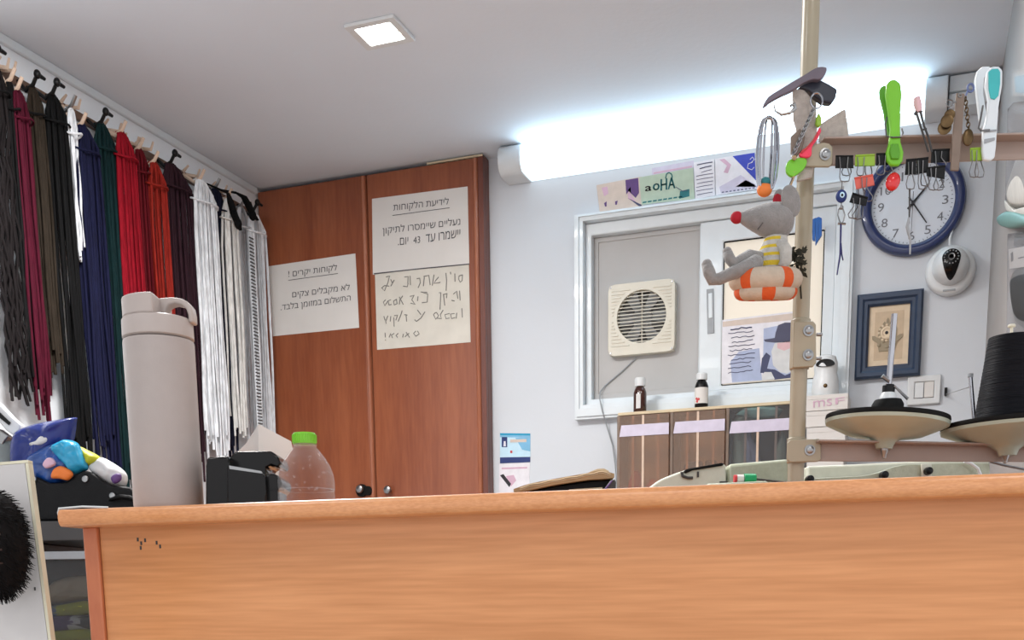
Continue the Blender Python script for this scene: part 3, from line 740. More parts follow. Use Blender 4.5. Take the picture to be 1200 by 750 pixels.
# clock
kc = hY(1061.6, 299, D-.03); KR = .0415*D*.985; kx = (hY(1009,240,D-.02).x+hY(1133,226,D-.02).x)/2; KR = (hY(1133,226,D-.02).x-hY(1009,240,D-.02).x)/2
kz = kc.z+KR; K0 = Vector((kx, D, kz))
ck = thing('wall_clock', 'round wall clock with thick navy blue rim on the back wall', 'clock', (kx, D, kz-KR))
b = MB().use('clock_blue'); b.lathe([(KR*.96,-.001),(KR,-.008),(KR,-.02),(KR*.97,-.03),(KR*.9,-.034),(KR*.83,-.031),(KR*.79,-.024),(KR*.79,-.0112)], K0, (0,1,0), seg=72); b.build('rim', ck)
b = MB().use('clock_face'); b.lathe([(KR*.80,-.002),(KR*.80,-.012)], K0, (0,1,0), seg=72); face = b.build('dial', ck)
b = MB(); ny = D-.0125
for n in range(1, 13):
    vs, fs = text_mesh(str(n)); a = math.pi/2-n*math.pi/6; cx_, cz_ = kx+math.cos(a)*KR*.61, kz+math.sin(a)*KR*.61
    wd = .017*(1.7 if n > 9 else 1)*(.45 if n == 1 else 1); ht = .0235
    b.use('clock_ink'); b.add([(cx_+(u-.5)*wd, ny, cz_+(v-.5)*ht) for u, v in vs], fs)
for n in range(60):
    a = n*math.pi/30; u = Vector((math.cos(a),0,math.sin(a))); v = Vector((-math.sin(a),0,math.cos(a))); L = .007 if n % 5 == 0 else .004
    c_ = Vector((kx, ny, kz))+u*(KR*.755-L/2); b.use('clock_ink'); b.obox(c_, u, v, YA, L/2, .0009, .0002)
b.build('numerals', ck)
def hand(name, tx_, tz_, wd, y, tail=.02):
    t = hY(tx_, tz_, y); u = (t-Vector((kx,y,kz))); L = u.length; u.normalize(); v = u.cross(YA)
    b = MB().use('print_black'); c_ = Vector((kx, y, kz))
    b.prism([c_-u*tail-v*wd, c_+u*L-v*wd*.7, c_+u*L+v*wd*.7, c_-u*tail+v*wd], (0,.001,0)); b.build(name, ck)
hand('hour_hand', 1089.5, 214, .0032, D-.018); hand('minute_hand', 1086, 261, .0022, D-.0205); hand('second_hand', 1067, 287, .0008, D-.022, .03)
b = MB().use('print_black'); b.lathe([(.005,-.012),(.005,-.024),(0,-.0245)], K0, (0,1,0), seg=16); b.build('hub', ck)

# dome camera
qc = hY(1114, 316, D-.03); cr = (hY(1144,314,D-.03).x-hY(1084,318,D-.03).x)/2
sc_ = thing('security_camera', 'white domed security camera with black teardrop lens window under the clock', 'camera', (qc.x, D, qc.z-cr))
dx = Vector((1,0,0)); b = MB().use('white_plastic'); O_ = Vector((qc.x, D, qc.z))
b.lathe([(cr*.93,-.001),(cr*.99,-.008),(cr,-.018),(cr*.97,-.028),(cr*.9,-.034),(cr*.8,-.036)], O_, (0,1,0), seg=56); base = b.build('base', sc_)
b = MB().use('white_plastic'); b.lathe([(cr*.72,-.034),(cr*.74,-.042),(cr*.70,-.06),(cr*.58,-.08),(cr*.36,-.094),(0,-.098)], O_+ZA*.006, (0,1,0), seg=56); b.build('dome', sc_)
b = MB().use('black_gloss')
def domept(u, w): # on the dome surface
    r_ = math.sqrt(u*u+w*w)/(cr*.74); return O_+Vector((u, -(.042+.057*math.sqrt(max(0,1-r_*r_))), w+.006))
pp = []
for k in range(40):
    a = 2*math.pi*k/40; rx = cr*.36*math.cos(a); rz = cr*.36*math.sin(a)
    if rz < 0: t_ = -math.sin(a); rx = cr*.36*math.cos(a)*(1-.25*t_); rz = -cr*.82*t_
    pp.append((rx, rz+cr*.16))
ctr_ = (0, cr*.1); vs = []; fs = []
for ring_ in range(7):
    s_ = 1-ring_/6
    for (u, w_) in pp: 
        p = domept(ctr_[0]+(u-ctr_[0])*s_, ctr_[1]+(w_-ctr_[1])*s_); vs.append(p+Vector((0,-.0045,0)))
for ring_ in range(6):
    for k in range(40): l = (k+1) % 40; fs.append((ring_*40+k, ring_*40+l, ring_*40+40+l, ring_*40+40+k))
b.add(vs, fs); b.build('lens_window', sc_)
b = MB().use('steel'); lc = domept(0, cr*.16)+Vector((0,-.005,0)); b.lathe([(cr*.13,0),(cr*.13,-.0015),(cr*.10,-.001),(cr*.095,.0)], lc, (0,1,0), seg=24)
for k in range(14):
    a = 2*math.pi*k/14; p = domept(math.cos(a)*cr*.27, cr*.16+math.sin(a)*cr*.27)+Vector((0,-.0052,0)); b.ell(p, (XA*.0022,YA*.0012,ZA*.0022), 8, 5)
b.build('lens', sc_)
b = MB().use('grey_plastic'); p = O_+Vector((-.001,-.034,-cr*.83)); b.obox(p, XA, ZA, YA, .017, .0024, .003); b.build('vent_slot', sc_)
b = MB().use('window_white'); b.tube([O_+Vector((-.004,-.015,cr*.9)), hY(1113,280,D-.02), hY(1117,266,D-.02)], [.004,.0035,.003], 8); b.build('antenna', sc_)

# framed hamsa
pf = [hY(1002,348,D-.02), hY(1080,336,D-.02), hY(1081.5,436.5,D-.02), hY(1004,447.5,D-.02)]
x0 = (pf[0].x+pf[3].x)/2; x1 = (pf[1].x+pf[2].x)/2; z1 = (pf[0].z+pf[1].z)/2; z0 = (pf[2].z+pf[3].z)/2
fr = thing('framed_picture', 'dark blue framed picture of a hand-shaped amulet below the clock', 'picture', ((x0+x1)/2, D, z0))
def frect(i, y): return [Vector((x0+i,y,z0+i)), Vector((x1-i,y,z0+i)), Vector((x1-i,y,z1-i)), Vector((x0+i,y,z1-i))]
b = MB().use('frame_blue'); W_ = .036
seq = [(0, D-.001), (0, D-.02), (.006, D-.027), (.016, D-.027), (.022, D-.022), (.030, D-.022), (W_, D-.015), (W_, D-.008)]
for (i0, ya), (i1, yb) in zip(seq, seq[1:]):
    A_, B_ = frect(i0, ya), frect(i1, yb)
    for k in range(4): l = (k+1) % 4; b.add([A_[k], A_[l], B_[l], B_[k]], [(0,1,2,3)])
b.build('frame', fr, ang=20)
b = MB().use('sand_lt'); b.prism(frect(W_-.002, D-.009), (0,.006,0))
b.use('sand'); b.prism(frect(W_+.016, D-.0096), (0,.0006,0)); b.build('mount', fr)
hcx, hcz = (x0+x1)/2-.004, (z0+z1)/2-.004; hs = .044
out = [(-.5,-.9),(.5,-.9),(.62,-.35),(.95,-.1),(.98,.12),(.8,.12),(.6,-.02),(.58,.55),(.46,.72),(.34,.55),(.32,.85),(.2,1.02),(.1,.85),(.08,1.1),(0,1.25),(-.08,1.1),(-.1,.85),(-.2,1.02),(-.32,.85),(-.34,.55),(-.46,.72),(-.58,.55),(-.6,-.02),(-.8,.12),(-.98,.12),(-.95,-.1),(-.62,-.35)]
b = MB().use('ornament'); b.prism([(hcx+u*hs, D-.0125, hcz+v*hs) for u, v in out], (0,.003,0))
b.use('sand_lt'); b.lathe([(.018,0),(.018,-.0025),(.012,-.0035),(.010,-.0015)], (hcx-.002, D-.0123, hcz+.012), (0,1,0), seg=28)
for k in range(12):
    a = 2*math.pi*k/12; b.ell((hcx-.002+math.cos(a)*.022, D-.013, hcz+.012+math.sin(a)*.022), (XA*.004,YA*.002,ZA*.004), 8, 5)
b.use('print_black'); b.ell((hcx-.002, D-.0135, hcz+.012), (XA*.005,YA*.002,ZA*.005), 12, 6)
b.use('ornament')
for (u, v) in ((-.5,-.5),(0,-.62),(.45,-.5),(.2,-.3),(-.25,-.28)): b.ell((hcx+u*hs, D-.0128, hcz+v*hs), (XA*.006,YA*.002,ZA*.005), 8, 5)
b.build('amulet', fr)

# light switch
sq_ = [hY(1062.5,442,D-.01), hY(1102,437.5,D-.01), hY(1103,471.5,D-.01), hY(1064,476,D-.01)]
x0 = (sq_[0].x+sq_[3].x)/2; x1 = (sq_[1].x+sq_[2].x)/2; z1 = (sq_[0].z+sq_[1].z)/2; z0 = (sq_[2].z+sq_[3].z)/2
sw = thing('light_switch', 'white double light switch on the back wall below the framed picture', 'switch', ((x0+x1)/2, D, z0))
b = MB().use('white_plastic'); b.ring(rect(x0,x1,z0,z1,D-.011), rect(x0+.02,x1-.018,z0+.018,z1-.018,D-.011), (0,.010,0)); b.build('plate', sw, bevel=.003)
xm_ = x0+.02+(x1-x0-.038)*.48
for a0, a1, mm in ((x0+.021, xm_-.001, 'white_plastic'), (xm_+.001, x1-.019, 'paper')):
    b = MB().use(mm); b.prism([(a0,D-.013,z0+.019),(a0,D-.009,z1-.019),(a0,D-.002,z1-.019),(a0,D-.002,z0+.019)], (a1-a0,0,0)); b.build('rocker', sw, bevel=.001)
# wall hook and thread
b = MB().use('black_plastic'); h0 = hY(1108.5, 459, D-.006); b.obox(h0, XA, ZA, YA, .004, .011, .005); b.tube([h0-ZA*.009, h0-ZA*.013-YA*.012, h0-ZA*.006-YA*.018], .002, 6)
one(b, 'wall_hook', 'tiny black hook on the wall right of the light switch', 'hook')

# blue leaflet + sheet near the cabinet
b = MB(); sheet(b, [(586,543),(586,507.5),(621.5,508),(621.5,541.5)], D-.0006, 'pr_skylight')
for k, mm in enumerate(('pr_navy','pr_sky')): ink(b, [(586,507.5+k*2.4),(621.5,508+k*2.4),(621.5,510.4+k*2.4),(586,510+k*2.4)], D-.0017, ('pr_cyan','pr_sky')[k])
ink(b, [(604,513),(621.5,512.8),(621.5,529),(612,527)], D-.0017, 'pr_sky')
ink(b, [(586,536),(621.5,535.4),(621.5,541.5),(586,543)], D-.0017, 'pr_navy'); ink(b, [(588,512),(594.5,512),(594.5,524),(588,524)], D-.0017, 'pr_navy')
ink(b, [(590.5,517),(592.5,517),(593,523),(590,523)], D-.002, 'pr_white'); ink(b, [(598,515),(617,514.5),(617,518),(598,518.5)], D-.0019, 'pr_beige'); ink(b, [(598,528),(600.5,528),(600.5,531),(598,531)], D-.0019, 'pr_red')
one(b, 'leaflet', 'sky blue leaflet with a navy strip pinned beside the cabinet', 'leaflet', smooth=False)
b = MB(); sheet(b, [(584.5,590),(585,543.6),(621,542.2),(620,588)], D-.0006, 'pr_white'); ink(b, [(588,548),(618,547),(618,549),(588,550)], D-.0017, 'pr_pink')
ink(b, [(586,557),(590,555.5),(599,567),(597,571)], D-.0019, 'print_black'); ink(b, [(593,558),(602,556.5),(605,563),(599,570)], D-.0018, 'pr_pink')
one(b, 'paper_sheet', 'white paper sheet with pink print hanging below the blue leaflet', 'paper', smooth=False)

# ================================================================== ORGANISER ON A WALL SHELF
SHZ = 1.19
g0 = hY(724, 484, 3.45); g1 = hY(928, 469, 3.45); gz = (g0.z+g1.z)/2
b = MB().use('peg_wood'); b.box((g0.x-.03, 3.43, SHZ-.022), (hY(1010,500,3.45).x, D-.001, SHZ-.001))
one(b, 'wall_shelf', 'pale shelf board behind the counter under the clear drawer organiser', 'shelf', bevel=.002)
org = thing('drawer_organiser', 'brown three-bay organiser with clear plastic drawers below the window', 'organiser', ((g0.x+g1.x)/2, 3.5, SHZ))
yb = D-.04
b = MB().use('tan_card'); b.box((g0.x, 3.452, gz-.009), (g1.x, yb, gz)); b.box((g0.x, 3.452, SHZ), (g1.x, yb, SHZ+.006)); b.box((g0.x, yb-.006, SHZ+.006), (g1.x, yb, gz-.009)); b.build('body', org, bevel=.001)
bays = [(724, 787), (787, 852.5), (852.5, 928)]
for x in (725, 787, 852.5, 927.5):
    p = hY(x, 500, 3.452).x; b = MB().use('smoky_drawer' if x > 850 else 'clear_drawer'); b.use('taupe'); b.box((p-.005, 3.4525, SHZ+.0065), (p+.005, yb-.007, gz-.0095)); b.build('divider', org, bevel=.001)
for i, (xa, xb) in enumerate(bays):
    a = hY(xa, 500, 3.45).x+.007; c = hY(xb, 500, 3.45).x-.007
    b = MB().use('clear_drawer' if i < 2 else 'clear_bag')
    b.box((a, 3.445, SHZ+.008), (c, 3.4475, gz-.012)); b.box((a, 3.4475, SHZ+.008), (a+.002, yb-.01, gz-.04)); b.box((c-.002, 3.4475, SHZ+.008), (c, yb-.01, gz-.04)); b.box((a+.002, 3.4475, SHZ+.008), (c-.002, yb-.01, SHZ+.010))
    d = b.build('drawer', org)
    b = MB().use('pr_lav'); zt = gz-(.040 if i < 2 else .05); b.prism([(a, 3.4435, zt-.034), (c, 3.4435, zt-.034), (c, 3.4435, zt), (a+.006, 3.4435, zt)], (0,.0014,0)); o = b.build('label_strip', d)
    b = MB().use('peg_wood')
    for f in (.27, .48, .78):
        xx = a+(c-a)*f; b.box((xx-.0035, 3.4445 if f == .48 else 3.449, SHZ+.02), (xx+.0035, 3.446 if f == .48 else 3.4515, gz-.0125))
    b.build('drawer_rib', d)
# things inside
def inbox(name, px, Y, dz, mm, label, cat, dep=.03, group=None):
    b = MB().use(mm); b.prism([hY(x, y, Y) for x, y in px], (0,dep,0)); return one(b, name, label, cat, group, bevel=.003)
zb = lambda x, y, Y: hY(x, y, Y)
def onfloor(px, Y, z): return [Vector((p.x, p.y, max(p.z, z))) for p in [hY(x, y, Y) for x, y in px]]
for px, mm, lab in ((((733,640),(736,566),(741,552),(748,551),(751,562),(747,600),(747,640)), 'pr_red', 'red packet standing in the left drawer of the organiser'),
                    (((757,640),(757,568),(763,561),(770,563),(772,571),(772,640)), 'red_clip', 'rounded red packet in the left drawer next to the divider'),
                    (((800,640),(801,546),(805,541),(822,540),(823,640)), 'pr_navy', 'dark blue packet low in the middle drawer of the organiser'),
                    (((825,640),(826,540),(838,538),(840,544),(840,640)), 'dark_grey', 'dark grey packet low in the middle drawer, beside the blue one'),
                    (((845,640),(845,534),(850,532),(851,640)), 'taupe', 'slim brown packet at the right end of the middle drawer')):
    b = MB().use(mm); b.prism(onfloor(px, 3.475, SHZ+.0105), (0,.03,0)); one(b, 'small_packet', lab, 'packet', 'packets in the organiser', bevel=.004)
nn = Vector((0,-1,0))
def softbag(name, px, Y, dep, fn, label, cat, floor=None, group=None, lump=.002):
    P = onfloor(px, Y, floor) if floor else [hY(x, y, Y) for x, y in px]
    # refine outline
    Q = []
    for a, c in zip(P, P[1:]+P[:1]):
        for k in range(3): Q.append(a.lerp(c, k/3))
    b = MB(); b.pillow(Q, nn, dep, 6, fn, lump=lump); return one(b, name, label, cat, group, ang=180)
softbag('folded_bag', [(857,640),(858,500),(861,488),(872,484),(880,492),(876,520),(874,640)], 3.50, .022, lambda c: 'pr_green', 'pale green plastic bag stuffed in the right drawer', 'bag', SHZ+.012)
softbag('folded_bag', [(878,640),(872,515),(876,500),(890,530),(899,640)], 3.485, .012, lambda c: 'pr_ltblue', 'light blue plastic bag leaning in the right drawer', 'bag', SHZ+.012)
softbag('folded_bag', [(880,640),(884,500),(896,495),(913,500),(918,640)], 3.53, .02, lambda c: 'dark_grey', 'dark bag at the back of the right drawer', 'bag', SHZ+.012)
softbag('folded_bag', [(903,640),(908,530),(916,505),(921,510),(921,640)], 3.485, .012, lambda c: 'pr_green', 'green plastic bag at the right end of the right drawer', 'bag', SHZ+.012)
softbag('folded_bag', [(862,486),(872,478),(890,474),(905,475),(918,480),(912,489),(885,492)], 3.47, .014, lambda c: 'pr_mint', 'pale mint plastic bag bulging over the top of the right drawer', 'bag')
def vial(px, pytop, pycap, pycap2, pybase, r, mats, label):
    q = hY(px, pybase, 3.50); q.z = gz; m = .0
    z = lambda y: hY(px, y, 3.50).z-gz
    t = thing('small_bottle', label, 'bottle', q, 0, 'small bottles on the organiser')
    b = MB().use(mats[0]); b.lathe([(r*.9,.0005),(r,.003),(r,z(pycap2+7)),(r*.8,z(pycap2+2.5)),(r*.55,z(pycap2)),(r*.55,z(pycap2-1))], q, seg=28); b.build('bottle_body', t)
    b = MB().use(mats[1]); b.lathe([(r*.8,z(pycap2-.5)),(r*.8,z(pycap+1)),(r*.72,z(pycap)),(0,z(pycap)+.0005)], q, seg=28)
    for k in range(20):
        a = 2*math.pi*k/20; c = q+XA*(math.cos(a)*r*.8)+YA*(math.sin(a)*r*.8); b.cyl(c+ZA*z(pycap2-1), c+ZA*z(pycap+1.4), .0007, seg=4)
    b.build('cap', t)
    b = MB().use(mats[2]); n = 14; h0, h1 = (z(pybase-.4), z(pycap2+9))
    vs = []; 
    for k in range(n+1):
        a = mats[3][0]+(mats[3][1]-mats[3][0])*k/n
        for h in (h0, h1): vs.append(q+XA*(math.cos(a)*(r+.0006))+YA*(math.sin(a)*(r+.0006))+ZA*h)
    b.add(vs, [(2*k,2*k+2,2*k+3,2*k+1) for k in range(n)]); o = b.build('bottle_label', t)
    return q, r, z
vial(750, 443, 443, 453.5, 480, .0205, ('amber','white_plastic','pr_beard',(-1.95,-1.25)), 'dark amber bottle with white cap on the left end of the organiser')
q, r_, z = vial(822, 437, 437.5, 446, 474, .0205, ('black_plastic','white_plastic','paper',(-3.0,-.2)), 'black shouldered bottle with white label and cap on the organiser')
b = MB().use('pr_red')
for a, h in ((-2.1,.03),(-2.0,.022),(-1.8,.028)): b.ell(q+XA*(math.cos(a)*r_*1.05)+YA*(math.sin(a)*r_*1.05)+ZA*h, (XA*.004,YA*.001,ZA*.004), 8, 6)
o = b.build('label_print', bpy.data.objects['small_bottle.001']) 

# carton stack with the little white camera on top
yC = 3.452
cz = [hY(968, y, yC).z for y in (462, 481, 500, 522)]; cxa = hY(944, 470, yC).x; cxb = hY(994, 470, yC).x
cart = [('top', 'thin white carton with pale pink lettering, topmost of the stack by the pole'), ('mid', 'plain white carton in the middle of the stack by the pole'), ('low', 'white carton third from the top of the stack by the pole'), ('bot', 'lowest white carton of the stack by the pole, mostly hidden')]
zs = cz[:3]+[cz[3], SHZ]
for i in range(4):
    za, zbm = zs[i], zs[i+1]
    t = thing('white_carton', cart[i][1], 'box', ((cxa+cxb)/2, yC+.06, zbm), 0, 'white cartons by the pole')
    b = MB().use('paper'); b.box((cxa+.003*i, yC, zbm+.0008), (cxb-.002*i, yC+.12, za-.0006)); b.build('carton_body', t, bevel=.0015)
    b = MB().use('paper'); b.box((cxa+.003*i+.001, yC-.0012, za-(za-zbm)*.28), (cxb-.002*i-.001, yC-.0001, za-.0015)); b.build('lid_flap', t)
    if i == 0:
        b = MB(); hB = lambda x, y: hY(x, y, yC-.0016); print_text(b, 'ms', [(953,478),(975,475),(975,467),(953,470)], hB, 'pr_pink'); print_text(b, 'F', [(979,474),(990,472.5),(990,465),(979,466.5)], hB, 'pr_pink'); b.build('carton_print', t)
q = hY(967, 460, yC+.05); q.z = cz[0]
wc = thing('mini_camera', 'small white camera with black rounded face standing on the white cartons', 'camera', q)
b = MB().use('white_plastic'); zt = hY(967, 416, yC+.05).z-q.z
b.lathe([(.036,0),(.039,.004),(.039,zt*.25),(.036,zt*.45),(.032,zt*.56),(.034,zt*.66),(.034,zt*.8),(.028,zt*.94),(.014,zt*.995),(0,zt)], q, seg=40); b.build('camera_body', wc)
b = MB().use('black_gloss'); pts = []
for k in range(28):
    a = 2*math.pi*k/28; u = math.cos(a)*.027; v = math.sin(a); v = .013*v if v > 0 else .009*v
    pts.append(q+Vector((u, -math.sqrt(.0375**2-u*u)+.0, zt*.74+v)))
b.prism(pts, (0,.008,0)); b.build('face_window', wc)
b = MB().use('brass'); b.ell(q+Vector((.003,-.039,zt*.22)), (XA*.006,YA*.002,ZA*.006), 14, 8); b.build('button', wc)
# blue clip on the window frame right of the pole
b = MB().use('blue_clip')
for px in ([(952,257),(956,255),(955,282),(952,281)], [(956,255.5),(959.5,254),(959,281),(955.5,287)], [(959.5,254),(963,255.5),(963,275),(959.3,281)]):
    b.prism([hY(x, y, D-.05) for x, y in px], (0,.012,0))
one(b, 'plastic_clip', 'bright blue plastic clip on the window frame just right of the pole', 'clip', bevel=.001)

# ================================================================== PARTITION WITH HANGING PACKS
hR = lambda x, y, o=0: hX(x, y, RX-o)
def pack_outline(px): return [hR(x, y, .004) for x, y in px]
NX = Vector((-1,0,0))
def hang(name, label, cat, px, fill=None, fn=None, dep=.012):
    Q = []; P = [hR(x, y, .012) for x, y in px]
    for a, c in zip(P, P[1:]+P[:1]):
        for k in range(3): Q.append(a.lerp(c, k/3))
    b = MB(); b.pillow(Q, NX, dep, 6, fn or (lambda c: fill)); return b
def lerp2(a, b, k): return (a[0]+(b[0]-a[0])*k, a[1]+(b[1]-a[1])*k)
# insole pack, upper
t = thing('insole_pack', 'clear pack of pale insoles hanging on the right wall by the rail end', 'packet', hR(1196, 228))
b = hang('x', '', '', [(1181,128),(1188,120),(1206,118),(1222,118),(1222,258),(1178,240)], 'clear_bag', dep=.008); b.build('pouch', t, ang=180)
b = MB().use('insole_grey')
for px in ([(1181,238),(1179,222),(1186,200),(1194,176),(1204,164),(1212,180),(1214,220),(1206,242),(1190,243)], [(1184,250),(1178,243),(1178,234),(1190,246),(1206,246),(1212,240),(1210,252),(1196,256)]):
    b.pillow(smooth_closed([hR(x, y, .013) for x, y in px]), NX, .006, 5)
b.build('insole', t, ang=180)
b = MB().use('teal'); b.use('pr_teal'); b.pillow(smooth_closed([hR(x, y, .016) for x, y in ((1168,256),(1176,249),(1190,247),(1208,254),(1214,262),(1200,266),(1186,268),(1172,264))]), NX, .008, 5, lambda c: 'heel_teal'); b.build('heel_cup', t, ang=180)
t = thing('heel_pad_pack', 'dark framed pack hanging highest on the right wall beside the teal peg', 'packet', hR(1194, 116))
b = MB().use('taupe'); b.prism([hR(x, y, .012) for x, y in ((1186,84),(1222,76),(1222,116),(1187,112))], (.011,0,0)); b.build('card', t)
b = MB().use('dark_grey'); b.prism([hR(x, y, .015) for x, y in ((1189,90),(1222,83),(1222,112),(1190,108))], (.003,0,0)); b.build('pad', t)
t = thing('polish_pack', 'clear pack with white header and black sole hanging low on the right wall', 'packet', hR(1196, 392))
b = hang('x', '', '', [(1181,274),(1222,270),(1224,420),(1180,410)], 'clear_bag', dep=.008); b.build('pouch', t, ang=180)
b = MB().use('paper'); b.prism([hR(x, y, .016) for x, y in ((1182,292),(1222,285),(1222,310),(1183,315))], (.002,0,0)); hd = b.build('header_card', t)
b = MB().use('print_grey')
b.prism([hR(x, y, .0165) for x, y in ((1184.5,297),(1187,295),(1187.5,305),(1185,307))], (.0004,0,0)); b.prism([hR(x, y, .0165) for x, y in ((1193,302),(1206,299),(1206,300.5),(1193,303.5))], (.0004,0,0))
b.build('header_print', hd)
b = MB().use('leather'); b.pillow(smooth_closed([hR(x, y, .014) for x, y in ((1184,330),(1190,317),(1206,312),(1222,316),(1224,380),(1200,384),(1188,370))]), NX, .008, 5); b.build('rubber_sole', t, ang=180)
b = MB().use('dark_grey'); b.prism([hR(x, y, .014) for x, y in ((1188,276),(1222,270),(1222,283),(1188,288))], (.002,0,0)); b.build('upper_card', t)

# ================================================================== LEFT WALL: RAIL, PEGS, LACES
RZ = hX(60, 117, LX+.012).z; RY0 = hX(-8, 85, LX+.012).y; RY1 = hX(299, 255, LX+.012).y
rail = thing('hook_rail', 'brown wooden peg rail along the top of the left wall', 'rail', (LX, (RY0+RY1)/2, RZ))
b = MB().use('rail_wood'); b.box((LX+.0005, RY0, RZ-.011), (LX+.012, RY1, RZ+.011)); b.build('batten', rail, bevel=.002)
LACE = [ # x at row yr, row, half width, hook y, bottom y, material, strands, peg, kind, label
 (4, 200, 12, 78, 468, 'lace_char', 14, 'black_plastic', 'braid', 'bundle of dark charcoal braided laces, nearest the left picture edge'),
 (19, 200, 5, 98, 452, 'lace_black', 6, 'peg_wood', 'lace', 'thin bundle of black laces left of the maroon bundle'),
 (31, 220, 11, 110, 492, 'lace_maroon', 14, 'peg_wood', 'lace', 'maroon lace bundle on the left wall'),
 (48, 220, 9, 106, 440, 'lace_olive', 11, 'black_plastic', 'lace', 'dark olive brown lace bundle right of the maroon one'),
 (72, 220, 13, 116, 545, 'lace_black', 20, 'black_plastic', 'lace', 'thick black lace bundle left of the navy bundle'),
 (88, 200, 6, 128, 300, 'lace_white', 6, 'steel', 'lace', 'narrow white lace bundle between the black and navy bundles'),
 (104, 220, 14, 150, 545, 'lace_navy', 19, 'peg_wood', 'lace', 'navy blue lace bundle on the left wall'),
 (126, 220, 12, 148, 578, 'lace_green', 18, 'black_plastic', 'lace', 'dark bottle green lace bundle beside the red ones'),
 (149, 220, 12, 158, 560, 'lace_red', 17, 'peg_wood', 'lace', 'bright red lace bundle on the left wall'),
 (167, 220, 9, 176, 560, 'lace_wine', 12, 'peg_wood', 'lace', 'wine red lace bundle between the bright red and rust bundles'),
 (185, 240, 10, 192, 560, 'lace_rust', 14, 'peg_wood', 'lace', 'rust red lace bundle above the insulated bottle'),
 (208, 240, 18, 196, 560, 'lace_burg', 26, 'black_plastic', 'lace', 'wide dark burgundy brown lace bundle left of the white laces'),
 (243, 300, 14, 214, 540, 'lace_white', 20, 'peg_wood', 'lace', 'wide white lace bundle, first white one right of the burgundy laces'),
 (258, 300, 9, 220, 545, 'lace_ink', 12, 'steel', 'lace', 'blue-black lace bundle between two white bundles'),
 (271, 300, 8, 234, 510, 'lace_cream', 12, 'peg_wood', 'lace', 'off-white lace bundle left of the grey zipper tape'),
 (286, 300, 7, 243, 520, 'zip_grey', 8, 'steel', 'zip', 'grey zipper tape bundle with toothed edge near the corner'),
 (301, 300, 10, 250, 545, 'lace_white', 16, 'black_plastic', 'tape', 'flat white elastic tape bundle in the corner beside the cabinet'),
]
random.seed(11)
for i, (px, prow, hw_, ytop, ybot, mm, ns, pegm, kind, label) in enumerate(LACE):
    off = .070 if mm == 'lace_white' and hw_ <= 6 else .060 if hw_ <= 6 else .047 if i % 2 else .062
    c = hX(px, prow, LX+off); y0 = c.y
    wy = abs(hX(px+hw_, prow, LX+off).y-hX(px-hw_, prow, LX+off).y)/2*1.03; ns = int(ns*1.3); yp = y0-wy*.45
    # column of pixels that stays on this bundle
    zt = EYE+(hX(px-.02*(prow-ytop), ytop, LX+off).z-EYE); zt = min(zt, RZ+.01)
    zb_ = hX(px+.06*(ybot-prow), ybot, LX+off).z
    peg = MB().use(pegm)
    pz = RZ; hang_z = min(hX(px-.03*(prow-ytop), ytop, LX+off).z-.012, RZ-.02); tip = Vector((LX+off+.028, yp, hang_z+.034))
    peg.tube([(LX+.0125, yp, pz), (LX+off-.012, yp, hang_z+.002), (LX+off+.012, yp, hang_z+.012), tip], [.006,.0055,.005,.0045], 8)
    if pegm == 'peg_wood':
        peg.tube([(LX+.0125, yp+.014, pz+.004), (LX+off-.01, yp+.016, pz-.005), (LX+off+.004, yp+.01, pz+.012)], [.005,.005,.003], 6)
        peg.tube([(LX+.02, yp-.012, pz+.004), (LX+off-.02, yp-.014, pz+.018)], [.005,.003], 6)
    elif pegm == 'black_plastic':
        peg.ell(tip, (XA*.009, YA*.009, ZA*.011), 10, 8); peg.tube([tip, tip+Vector((.004,.022,-.004))], [.006,.004], 6)
    peg.build('peg', rail)
    t = thing('zipper_bundle' if kind == 'zip' else 'tape_bundle' if kind == 'tape' else 'lace_bundle', label, 'zipper' if kind == 'zip' else 'tape' if kind == 'tape' else 'laces', (LX+off, y0, zb_), 0, 'bundles hanging on the peg rail')
    b = MB().use(mm); L = zt-zb_
    for k in range(ns):
        f = (k+.5)/ns*2-1; f += random.uniform(-.06,.06); dxo = random.uniform(-.011,.013)*(1 if k % 2 else -.8)
        Lk = L*random.uniform(.88, 1.0) if kind not in ('tape',) else L*random.uniform(.97,1)
        yk = y0+f*wy*.92; xk = LX+off+dxo; pts = []; ph = random.uniform(0,6); rr = random.uniform(.0034,.0046); amp = .0026
        drop = .05+.05*abs(f)
        pts.append(Vector((LX+off-.012+.02*random.random(), yp-f*.004, hang_z+.008)))
        pts.append(Vector((LX+off+.006, (yp*.5+y0*.5)+f*wy*.42, hang_z+.012-.012*abs(f))))
        pts.append(Vector((xk*.6+(LX+off+.008)*.4, y0+f*wy*.84, hang_z-.010-.030*abs(f)**1.5)))
        for s_ in range(1, 13):
            u = s_/12; z = hang_z-drop-(Lk-drop)*u
            sw_ = amp*math.sin(ph+u*9)*(.3+u); sw2 = amp*math.cos(ph*1.7+u*7)*(.3+u)
            if kind == 'braid': sw_ = .006*math.sin(ph+u*34); sw2 = .006*math.cos(ph+u*34)
            pts.append(Vector((max(LX+.012, xk+sw2), yk+(.03*f*wy*u)+sw_, z)))
        fl = 1.0
        if kind in ('tape', 'zip'): rr = .0058; fl = .3
        b.tube(pts, rr, 6, flat=fl)
    b.build('zipper_tapes' if kind == 'zip' else 'tapes' if kind == 'tape' else 'laces', t, ang=60)
    b = MB().use(mm if random.random() < .5 else ('lace_black' if pegm == 'black_plastic' else mm))
    zc = hang_z-.055; n = 26
    b.tube([Vector((LX+off+math.sin(2*math.pi*k/n)*.024, y0+math.cos(2*math.pi*k/n)*(wy*.9+.004), zc+.004*math.sin(4*math.pi*k/n))) for k in range(n)], .003, 6, closed=True)
    b.build('tie', t)
